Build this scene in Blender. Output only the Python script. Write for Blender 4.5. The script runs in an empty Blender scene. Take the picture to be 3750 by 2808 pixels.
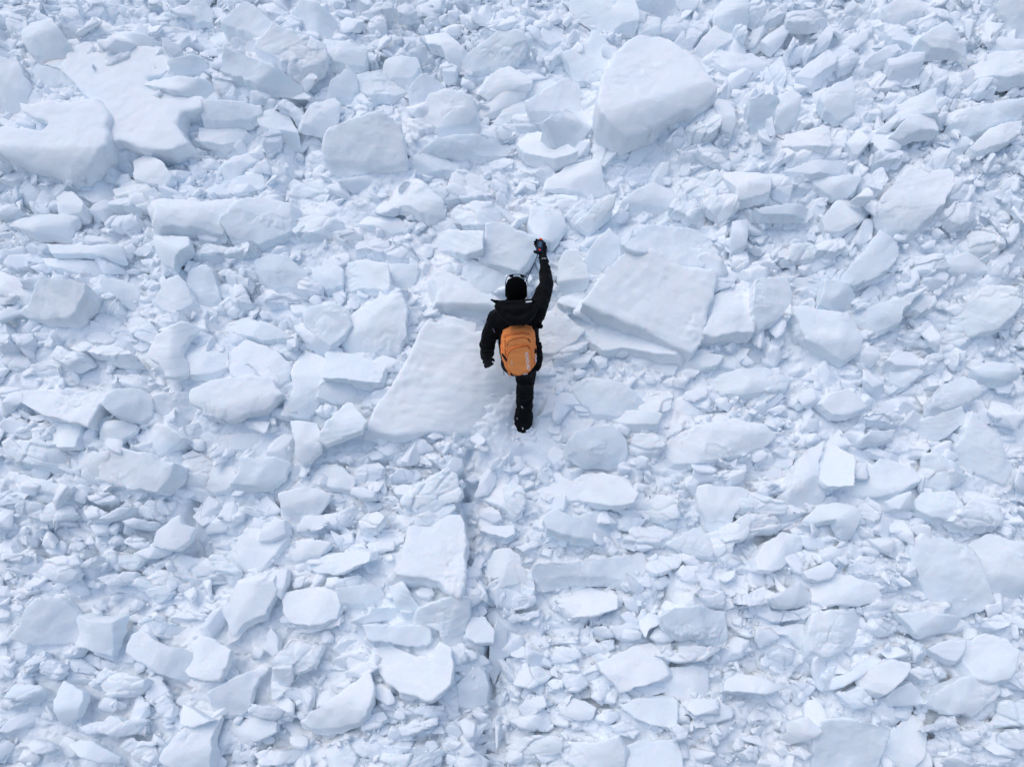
import bpy, bmesh, math, random
import numpy as np
from mathutils import Vector, Matrix

# ---------------------------------------------------------------- camera, light, exposure
SC = bpy.context.scene
PITCH = math.radians(48.0)          # the drone looks this far below the horizon
SLOPE = math.radians(30.0)          # the debris lies on a hillside that faces the drone
FPX = 2500.0                        # 24 mm lens on the 3750 px wide photograph
DIST = 6.9                          # along the view axis to the walker's boots
cp, sp = math.cos(PITCH), math.sin(PITCH)
RIGHT = np.array([1.0, 0.0, 0.0]); FWD = np.array([0.0, cp, -sp]); UPV = np.array([0.0, sp, cp])
def ray(px, py):
    return FWD + RIGHT*((px-1875)/FPX) + UPV*((1404-py)/FPX)
CAM = -ray(1915, 1580)*DIST
cam_data = bpy.data.cameras.new("camera")
cam = bpy.data.objects.new("camera", cam_data)
SC.collection.objects.link(cam)
cam_data.sensor_width = 36; cam_data.lens = 24; cam_data.clip_start = 0.05; cam_data.clip_end = 500
cam.location = CAM; cam.rotation_euler = (math.radians(90)-PITCH, 0, 0)
SC.camera = cam

SUN_EL, SUN_AZ = math.radians(70), math.radians(290)   # soft high light through thin cloud, from the left
w = bpy.data.worlds.new("World"); SC.world = w; w.use_nodes = True
nt = w.node_tree
sky = nt.nodes.new("ShaderNodeTexSky"); sky.sky_type = 'NISHITA'; sky.sun_disc = False
sky.sun_elevation = SUN_EL; sky.sun_rotation = SUN_AZ
sky.air_density = 1.0; sky.dust_density = 2.5; sky.ozone_density = 1.0
nt.nodes["Background"].inputs[1].default_value = 0.15
nt.links.new(sky.outputs[0], nt.nodes["Background"].inputs[0])
sl = bpy.data.lights.new("sun", 'SUN'); sl.energy = 0.55; sl.angle = math.radians(60); sl.color = (1.0, 0.985, 0.96)
so = bpy.data.objects.new("sun", sl); SC.collection.objects.link(so)
sd = Vector((math.sin(SUN_AZ)*math.cos(SUN_EL), math.cos(SUN_AZ)*math.cos(SUN_EL), math.sin(SUN_EL)))
so.rotation_euler = sd.to_track_quat('Z', 'Y').to_euler(); so.location = (0, 0, 12)
SC.view_settings.view_transform = 'Standard'; SC.view_settings.look = 'None'
SC.view_settings.exposure = 0.22; SC.view_settings.gamma = 1
SC.cycles.max_bounces = 12; SC.cycles.diffuse_bounces = 7; SC.cycles.use_denoising = True

COL = SC.collection
# ---------------------------------------------------------------- slope frame
U = np.array([1.0, 0, 0]); V = np.array([0, math.cos(SLOPE), math.sin(SLOPE)]); N = np.array([0, -math.sin(SLOPE), math.cos(SLOPE)])
CU, CV, CN = CAM@U, CAM@V, CAM@N
STEPS = [  # long straight fractures of the photographed field: a line (px), the drop to its right and how far it reaches
    ((1075, 330), (1040, 820), -.16), ((560, 640), (545, 1010), .14), ((1700, 1640), (1695, 2080), -.16), ((1795, 2180), (1790, 2808), -.2), ((700, 1480), (680, 2150), -.10), ((2450, 2050), (2440, 2620), .15)]
def relief(u, v):
    """broad swells of the debris field, with its long fracture steps"""
    u, v = np.atleast_1d(u).astype(float), np.atleast_1d(v).astype(float)
    p = np.stack([u/2.6+3.1, v/2.0+1.7, u*0], 1)
    z = fbm(p, 2, 91)*.13
    for a, b, dz in STEPS_UV:
        e = b-a; L = np.linalg.norm(e); e = e/L; q = (u-a[0])*e[0]+(v-a[1])*e[1]; s = (u-a[0])*e[1]-(v-a[1])*e[0]
        wob = .06*vnoise(np.stack([q/.3, q*0, q*0], 1), 33)
        s = s*(-1 if e[1] < 0 else 1)+wob
        fade = 1/(1+np.exp(-(q+.1)/.08))/(1+np.exp((q-L-.1)/.08))
        z = z+dz*(1/(1+np.exp(-s/.03)))*np.exp(-np.clip(s, 0, 9)/.7)*fade
    return z
def to_plane(px, py, h, gx=0, gy=0, cu=0, cv=0):
    """where the view ray of a photo pixel meets the plane n = h + gx(u-cu) + gy(v-cv)"""
    r = ray(px, py); ru, rv, rn = r@U, r@V, r@N
    t = (h + gx*(CU-cu) + gy*(CV-cv) - CN)/(rn - gx*ru - gy*rv)
    return np.array([CU+ru*t, CV+rv*t, CN+rn*t]), t

STEPS_UV = [(to_plane(*a, .2)[0][:2], to_plane(*b, .2)[0][:2], dz) for a, b, dz in STEPS]
def vnoise(p, seed=0):
    """smooth value noise on an (n,3) array, -1..1"""
    i = np.floor(p).astype(np.int64); f = p-i; f = f*f*(3-2*f)
    def hsh(a, b, c):
        x = (a*374761393 + b*668265263 + c*2147483647 + seed*1274126177) & 0xffffffff
        x = ((x ^ (x >> 13))*1274126177) & 0xffffffff
        x = ((x ^ (x >> 16))*2246822519) & 0xffffffff
        return ((x ^ (x >> 15)) & 0xffffff)/8388608.0-1.0
    r = 0
    for dx in (0, 1):
        wx = f[:, 0] if dx else 1-f[:, 0]
        for dy in (0, 1):
            wy = f[:, 1] if dy else 1-f[:, 1]
            for dz in (0, 1):
                wz = f[:, 2] if dz else 1-f[:, 2]
                r = r + wx*wy*wz*hsh(i[:, 0]+dx, i[:, 1]+dy, i[:, 2]+dz)
    return r
def fbm(p, oct=3, seed=0, gain=.5):
    s = 0; a = 1
    for k in range(oct):
        s = s + a*vnoise(p*2**k+17.3*k, seed+k); a *= gain
    return s

def facets(x, y, seed, tilt=.5, hgt=.35):
    """packed-fragment relief: every Voronoi cell is a little tilted plane of its own; 0..1-ish"""
    ix, iy = np.floor(x).astype(np.int64), np.floor(y).astype(np.int64)
    best = np.full(x.shape, 1e9); second = best.copy(); val = np.zeros(x.shape)
    def hs(a, b, k):
        q = (a*374761393+b*668265263+k*362437+seed*1274126177) & 0xffffffff
        q = ((q ^ (q >> 13))*1274126177) & 0xffffffff
        q = ((q ^ (q >> 16))*2246822519) & 0xffffffff
        return ((q ^ (q >> 15)) & 0xffff)/65536.0
    for dx in (-1, 0, 1):
        for dy in (-1, 0, 1):
            a, b = ix+dx, iy+dy
            px, py = a+hs(a, b, 1), b+hs(a, b, 2)
            ddx, ddy = x-px, y-py; dd = ddx*ddx+ddy*ddy
            v = hgt*(hs(a, b, 3)-.5)+tilt*((hs(a, b, 4)-.5)*ddx+(hs(a, b, 5)-.5)*ddy)*2
            second = np.where(dd < best, best, np.minimum(second, dd))
            val = np.where(dd < best, v, val); best = np.minimum(best, dd)
    edge = np.sqrt(second)-np.sqrt(best)
    return val-.28*np.exp(-edge*7)

# ---------------------------------------------------------------- materials
def new_mat(name):
    m = bpy.data.materials.new(name); m.use_nodes = True
    return m, m.node_tree, m.node_tree.nodes["Principled BSDF"]
def snow_mat(name, col, rough=.75, grain=.2, lump=.22, sss=.5):
    m, t, b = new_mat(name)
    n, l = t.nodes, t.links
    b.inputs['Roughness'].default_value = rough
    b.inputs['Specular IOR Level'].default_value = .15
    b.inputs['Subsurface Weight'].default_value = sss; b.inputs['Subsurface Radius'].default_value = (.6, .85, 1.0); b.inputs['Subsurface Scale'].default_value = .03
    g = n.new('ShaderNodeNewGeometry')
    n1 = n.new('ShaderNodeTexNoise'); n1.inputs['Scale'].default_value = 2.2; n1.inputs['Detail'].default_value = 4
    n2 = n.new('ShaderNodeTexNoise'); n2.inputs['Scale'].default_value = 28; n2.inputs['Detail'].default_value = 5; n2.inputs['Roughness'].default_value = .65
    n3 = n.new('ShaderNodeTexNoise'); n3.inputs['Scale'].default_value = 75; n3.inputs['Detail'].default_value = 4; n3.inputs['Roughness'].default_value = .7
    for k in (n1, n2, n3): l.new(g.outputs['Position'], k.inputs['Vector'])
    cr = n.new('ShaderNodeValToRGB')
    cr.color_ramp.elements[0].position = .35; cr.color_ramp.elements[1].position = .65
    cr.color_ramp.elements[0].color = (col[0]*.965, col[1]*.985, col[2], 1); cr.color_ramp.elements[1].color = (*col, 1)
    l.new(n1.outputs['Fac'], cr.inputs[0]); n4 = n.new('ShaderNodeTexNoise'); n4.inputs['Scale'].default_value = 140; n4.inputs['Detail'].default_value = 1; l.new(g.outputs['Position'], n4.inputs['Vector'])
    mr = n.new('ShaderNodeMapRange'); mr.inputs['From Min'].default_value = .3; mr.inputs['From Max'].default_value = .7; mr.inputs['To Min'].default_value = .95; mr.inputs['To Max'].default_value = 1.03
    l.new(n4.outputs['Fac'], mr.inputs['Value'])
    mx = n.new('ShaderNodeMix'); mx.data_type = 'RGBA'; mx.blend_type = 'MULTIPLY'; mx.inputs['Factor'].default_value = 1
    l.new(cr.outputs[0], mx.inputs['A']); l.new(mr.outputs[0], mx.inputs['B']); l.new(mx.outputs['Result'], b.inputs['Base Color'])
    b1 = n.new('ShaderNodeBump'); b1.inputs['Strength'].default_value = lump; b1.inputs['Distance'].default_value = .012
    b2 = n.new('ShaderNodeBump'); b2.inputs['Strength'].default_value = grain; b2.inputs['Distance'].default_value = .006
    l.new(n2.outputs['Fac'], b1.inputs['Height']); l.new(n3.outputs['Fac'], b2.inputs['Height'])
    l.new(b1.outputs[0], b2.inputs['Normal']); l.new(b2.outputs[0], b.inputs['Normal'])
    return m
SNOW = [snow_mat('packed_snow', (.885, .93, .958)), snow_mat('darker_snow', (.865, .917, .95), .6, .2, .2), snow_mat('paler_snow', (.90, .937, .963), .8)]  # middle, darker and paler snow: the blocks' light and shade put into colour
GROUND = snow_mat('broken_snow', (.89, .93, .955), .8, .4, .5, 0)
LOOSE = snow_mat('loose_snow', (.895, .932, .957), .8, .25, .25, 0)

def mesh_from(name, verts, faces, mat, smooth=True):
    me = bpy.data.meshes.new(name)
    me.from_pydata([tuple(v) for v in verts], [], faces)
    me.materials.append(mat)
    if smooth: me.shade_smooth()
    return me
def put(name, me, parent=None, loc=(0, 0, 0)):
    o = bpy.data.objects.new(name, me); COL.objects.link(o); o.location = loc
    if parent: o.parent = parent
    return o
def tag(o, label=None, cat=None, group=None, kind=None):
    if label: o['label'] = label
    if cat: o['category'] = cat
    if group: o['group'] = group
    if kind: o['kind'] = kind
    return o

# ---------------------------------------------------------------- snow blocks
def numpy_mesh(me):
    co = np.empty(len(me.vertices)*3, dtype=np.float32); me.vertices.foreach_get('co', co)
    no = np.empty(len(me.vertices)*3, dtype=np.float32); me.vertex_normals.foreach_get('vector', no)
    return co.reshape(-1, 3).astype(float), no.reshape(-1, 3).astype(float)
_tmp = None
def remesh(verts, faces, vox, smooth):
    """closed rough solid -> evenly meshed, softly rounded solid"""
    global _tmp
    me = bpy.data.meshes.new('tmp'); me.from_pydata([tuple(v) for v in verts], [], faces)
    o = bpy.data.objects.new('tmp', me); COL.objects.link(o)
    r = o.modifiers.new('r', 'REMESH'); r.mode = 'VOXEL'; r.voxel_size = vox; r.use_smooth_shade = True
    s = o.modifiers.new('s', 'SMOOTH'); s.factor = .5; s.iterations = smooth
    dg = bpy.context.evaluated_depsgraph_get()
    out = bpy.data.meshes.new_from_object(o.evaluated_get(dg))
    bpy.data.objects.remove(o); bpy.data.meshes.remove(me)
    return out
def prism(top, bot):
    n = len(top)
    faces = [list(range(n)), [2*n-1-i for i in range(n)]]
    for i in range(n):
        j = (i+1) % n
        faces.append([i, n+i, n+j, j])
    return list(top)+list(bot), faces

LAB = []
def parse_blocks(txt):
    out = []; ox = oy = 0
    for ln in txt.strip().splitlines():
        if ln.startswith('T '):
            ox, oy = map(int, ln.split()[1:]); continue
        d, h, g, s, pts, lab = ln.split(';')
        pp = [(ox+float(a.split(',')[0])/2.208, oy+float(a.split(',')[1])/2.208) for a in pts.split()]
        gx, gy = map(float, g.split(',')); sx, sy = map(float, s.split(',')); gy = -gy    # a bright face is one that lies more level
        out.append([d, float(h), gx, gy, sx/2.208, sy/2.208, pp]); LAB.append(lab)
    return out

def orient(spec):
    d, h, gx, gy, sx, sy, pp = spec
    ar = sum(pp[i-1][0]*pp[i][1]-pp[i][0]*pp[i-1][1] for i in range(len(pp)))
    return pp[::-1] if ar > 0 else pp
RES = .04; GU0, GV0 = -10.0, -8.0; GNX, GNY = 500, 450
def blur(a, k, n=3):
    for _ in range(n):
        for ax in (0, 1):
            c = np.cumsum(np.pad(a, [(k+1, k) if q == ax else (0, 0) for q in (0, 1)], mode='edge'), axis=ax)
            a = (np.take(c, range(2*k+1, c.shape[ax]), ax)-np.take(c, range(0, c.shape[ax]-2*k-1), ax))/(2*k+1)
    return a
def footprints(specs):
    H = np.zeros((GNY, GNX)); M = np.zeros((GNY, GNX))
    for sp_ in specs:
        d, h, gx, gy, sx, sy, pp = sp_
        P = np.array([to_plane(x, y, h)[0][:2] for x, y in pp])
        P = np.vstack([P])
        i0, j0 = np.floor((P.min(0)-[GU0, GV0])/RES).astype(int); i1, j1 = np.ceil((P.max(0)-[GU0, GV0])/RES).astype(int)
        i0, j0 = max(i0, 0), max(j0, 0); i1, j1 = min(i1, GNX-1), min(j1, GNY-1)
        if i1 <= i0 or j1 <= j0: continue
        X, Y = np.meshgrid(GU0+RES*np.arange(i0, i1), GV0+RES*np.arange(j0, j1))
        ins = np.zeros(X.shape, bool)
        for k in range(len(P)):
            a, b = P[k-1], P[k]
            c = ((a[1] > Y) != (b[1] > Y)) & (X < (b[0]-a[0])*(Y-a[1])/(b[1]-a[1]+1e-12)+a[0])
            ins ^= c
        sub = H[j0:j1, i0:i1]; sub[ins] = np.maximum(sub[ins], h); M[j0:j1, i0:i1][ins] = 1
    return H, M
def sample(A, u, v):
    x = np.clip((u-GU0)/RES, 0, GNX-1.001); y = np.clip((v-GV0)/RES, 0, GNY-1.001)
    i, j = x.astype(int), y.astype(int); fx, fy = x-i, y-j
    return (A[j, i]*(1-fx)+A[j, i+1]*fx)*(1-fy)+(A[j+1, i]*(1-fx)+A[j+1, i+1]*fx)*fy

def run_angle(u, v):
    """run of the shards: level on the left, rising to the right in the upper right, falling in the lower right"""
    return np.where(u < 0, 0.0, np.where(v > 0, .6, -.45)*np.minimum(1, np.maximum(u, 0)/2.5)*np.minimum(1, np.abs(v)/1.0))
def build_block(spec, idx):
    d, h, gx, gy, sx, sy, pp = spec
    rs = np.random.RandomState(1000+idx)
    ar = sum(pp[i-1][0]*pp[i][1]-pp[i][0]*pp[i-1][1] for i in range(len(pp)))
    if ar > 0: pp = pp[::-1]                     # counter-clockwise seen from above
    cx = sum(p[0] for p in pp)/len(pp); cy = sum(p[1] for p in pp)/len(pp)
    c0, t0 = to_plane(cx, cy, h)
    E0 = relief([c0[0], c0[0]+.2, c0[0]-.2, c0[0], c0[0]], [c0[1], c0[1], c0[1], c0[1]+.2, c0[1]-.2])
    h += float(E0[0])
    if abs(ar)/2*(t0/FPX)**2 < .49: gx += float(np.clip((E0[1]-E0[2])/.4, -.3, .3)); gy += float(np.clip((E0[3]-E0[4])/.4, -.3, .3))
    area = abs(ar)/2*(t0/FPX)**2; size = math.sqrt(area)
    if size < .35:
        gx += rs.normal(0, .27); gy += rs.normal(-.05, .27); h += rs.uniform(-.10, .08)
    else:
        gx += rs.normal(0, .15 if size < .7 else .05); gy += rs.normal(-.03, .15 if size < .7 else .05)
    gx, gy = max(-.8, min(.8, gx)), max(-.8, min(.8, gy))
    r_ = ray(cx, cy); ru, rv, rn = r_@U, r_@V, r_@N
    for _ in range(12):                        # never nearly edge-on to the lens
        if -(rn-gx*ru-gy*rv)/math.sqrt(1+gx*gx+gy*gy)/np.linalg.norm(r_) > .66: break
        gx *= .75; gy *= .75
    gr = 1.15 if size < .4 else 1.07             # neighbours press against each other
    pp = [(cx+(x-cx)*gr, cy+(y-cy)*gr) for x, y in pp]
    top = np.array([to_plane(x, y, h, gx, gy, c0[0], c0[1])[0] for x, y in pp])
    # broken outline
    ring = []
    seg = max(.03, min(.12, size*.12)); amp = min(.014, size*.016)
    for i in range(len(top)):
        a, b = top[i], top[(i+1) % len(top)]
        n = max(1, int(np.linalg.norm(b-a)/seg)); e = b-a; e /= (np.linalg.norm(e)+1e-9)
        perp = np.array([e[1], -e[0], 0])
        for k in range(n):
            ring.append(a+(b-a)*k/n+perp*rs.normal(0, amp)*(1 if k else .3))
    ring = np.array(ring)
    m2 = t0/FPX
    depth = max(.16, min(.55, size*.5)); zb = min(h-depth, ring[:, 2].min()-.08)
    shift = np.array([sx*m2, -sy*m2, 0])
    cen = ring.mean(0)
    bot = ring.copy()
    mid = ring.copy()
    mid += shift*.45; mid[:, 2] -= depth*.38
    bot += shift*.95+(ring-cen)*np.array([-.06, -.06, 0]); bot[:, 2] = zb
    fa = rs.uniform(0, 6.283); fl = rs.uniform(.0, .32)*min(size, .6)      # one flank slopes out gently
    fd = np.array([math.cos(fa), math.sin(fa)]); fw = np.clip(((ring-cen)[:, :2]@fd)/(size*.5+1e-6), 0, 1.3)
    for q_, k_ in ((mid, .5), (bot, 1.0)):
        q_[:, 0] += fd[0]*fl*fw*k_; q_[:, 1] += fd[1]*fl*fw*k_
    n = len(ring)
    verts = np.vstack([ring, mid, bot])
    faces = [list(range(n)), [3*n-1-i for i in range(n)]]
    for L in (0, 1):
        for i in range(n):
            j = (i+1) % n
            faces.append([L*n+i, (L+1)*n+i, (L+1)*n+j, L*n+j])
    vox = max(.0085, min(.02, size/42))
    soft = 9 if ('boulder' in d or 'smooth white' in d or 'drift' in d or 'mound' in d or 'hump' in d) else (3 if 'smooth' in d or 'rounded' in d else 1)
    me = remesh(verts, faces, vox, soft)
    co, no = numpy_mesh(me)
    if len(co) == 0: return None
    # creases: the face breaks along a few straight folds
    k = 1 if size > .6 else 2
    if 'smooth' in d or 'flat' in d or 'plain' in d: k = 1
    if size > .6 or 'giant' in d or 'huge' in d or 'square' in d: k = 0
    if 'concave' in d:
        lr = ((co[:, 0]-cen[0])*.75-(co[:, 1]-cen[1])*.65)/size
        co[:, 2] -= np.clip(lr+.05, 0, 2)**2*.55*np.clip((co[:, 2]-zb)/(h-zb), 0, 1)
        co[:, 2] += .006*vnoise(np.stack([co[:, 0]/.16, co[:, 1]/.030+co[:, 0]*3+fbm(co/.25, 2, 8)*1.5, co[:, 2]*0], 1), 5)*(no[:, 2] > .5)
    if 'dark underside' in d or 'thick slab' in d or 'boulder' in d:      # the face rolls over towards its foot
        lr = -((co[:, 1]-cen[1])+(.35 if 'dark' in d else 0)*(-(co[:, 0]-cen[0])))/size
        co[:, 2] -= np.clip(lr-.26, 0, 2)**1.5*.8
    zf = np.clip((co[:, 2]-zb)/(h-zb), 0, 1)
    for q in range(k):
        an = rs.uniform(0, 6.283); off = rs.uniform(-.1, .3)*size
        t = (co[:, 0]-cen[0])*math.cos(an)+(co[:, 1]-cen[1])*math.sin(an)-off
        sl_ = rs.uniform(.1, .5)*(.5 if size > .8 else 1)*(.4 if ('flat' in d or 'plain' in d) else 1)
        co[:, 2] -= zf*sl_*np.where(t > 0, np.sqrt(t*t+.0006)-.02, 0)
    if not any(q_ in d for q_ in ('flat', 'giant', 'huge', 'thick slab', 'boulder', 'square', 'neat')):
        # bent and worn: the face rolls over towards its foot, more on one side
        ba = rs.normal(-1.57, .6); bx = ((co[:, 0]-cen[0])*math.cos(ba)+(co[:, 1]-cen[1])*math.sin(ba))/size
        co[:, 2] -= np.clip(bx-rs.uniform(-.15, .25), 0, 2)**1.5*rs.uniform(.25, .75)*size*zf
        ba += rs.uniform(1.2, 5); bx = ((co[:, 0]-cen[0])*math.cos(ba)+(co[:, 1]-cen[1])*math.sin(ba))/size
        co[:, 2] -= bx*bx*rs.uniform(-.12, .22)*size*zf
    sd_ = idx*7
    L = max(.18, size*.55)
    disp = fbm(co/L, 2, sd_)*min(.03, size*.038)*(.55 if size > .55 else 1) + fbm(co/.085, 3, sd_+3, .55)*min(.0055, size*.010)
    # a ragged crumbly zone in places
    crum = np.clip(vnoise(co/(.45*size+.08)+5, sd_+9)*2.2-.5, 0, 1)
    f2 = fbm(co/.045, 2, sd_+11)
    disp += crum*np.abs(f2)*min(.02, size*.03)*(1.2 if 'crumbl' in d or 'rough' in d or 'ragged' in d else .7)
    f3 = facets((co[:, 0]+.3*co[:, 2])/.13, (co[:, 1]-.4*co[:, 2])/.085, idx, .6, .4)
    side = np.clip(1-np.abs(no[:, 2]), 0, 1)
    calm = (d != '.' and not any(q_ in d for q_ in ('crumbl', 'ragged', 'rough', 'broken', 'heap', 'layered', 'crumpled', 'pebbly', 'ribs', 'grooves', 'split', 'wrinkled'))) or (size > .22 and rs.rand() < .6)
    if not calm:      # crushed through: layered shards run across the whole block
        an = rs.uniform(-.5, .5)+float(run_angle(np.array([cen[0]]), np.array([cen[1]]))[0]); fx = co[:, 0]*math.cos(an)+co[:, 1]*math.sin(an); fy = co[:, 1]*math.cos(an)-co[:, 0]*math.sin(an)
        wob = fbm(co/.3, 2, idx+5)*.05
        disp += facets((fx+wob)/(.18+size*.2), (fy+wob)/(.09+size*.09), idx+1, .9, .8)*min(.055, .015+size*.07)
        disp += facets(fx/.09, fy/.055, idx+2, .8, .7)*.007
    disp += f3*np.clip(crum*.9+side*.35, 0, 1)*min(.035, size*.06)
    # wind-packed bedding lines on some
    if rs.rand() < .35:
        an = rs.uniform(-.5, .5); q = (co[:, 1]*math.cos(an)+co[:, 0]*math.sin(an)+co[:, 2]*.7)
        disp += .004*np.abs(vnoise(np.stack([q/.05, co[:, 0]/.8, co[:, 2]/.5], 1), sd_+21))
    co += no*disp[:, None]
    base = np.array([cen[0]+shift[0], cen[1]+shift[1], zb])
    loc = co-base
    wc = loc[:, :1]*U+loc[:, 1:2]*V+loc[:, 2:3]*N
    me.vertices.foreach_set('co', wc.astype(np.float32).ravel()); me.update()
    me.shade_smooth(); me.name = 'snow_block'
    me.materials.clear()
    mi = 2 if ('bright' in d or 'white' in d) else (1 if ('grey' in d or 'dull' in d or 'ice' in d or 'translucent' in d or 'dark' in d) else int(rs.choice([0, 0, 1, 2])))
    me.materials.append(SNOW[mi])
    world = base[0]*U+base[1]*V+base[2]*N
    return me, world, size, area
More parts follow.
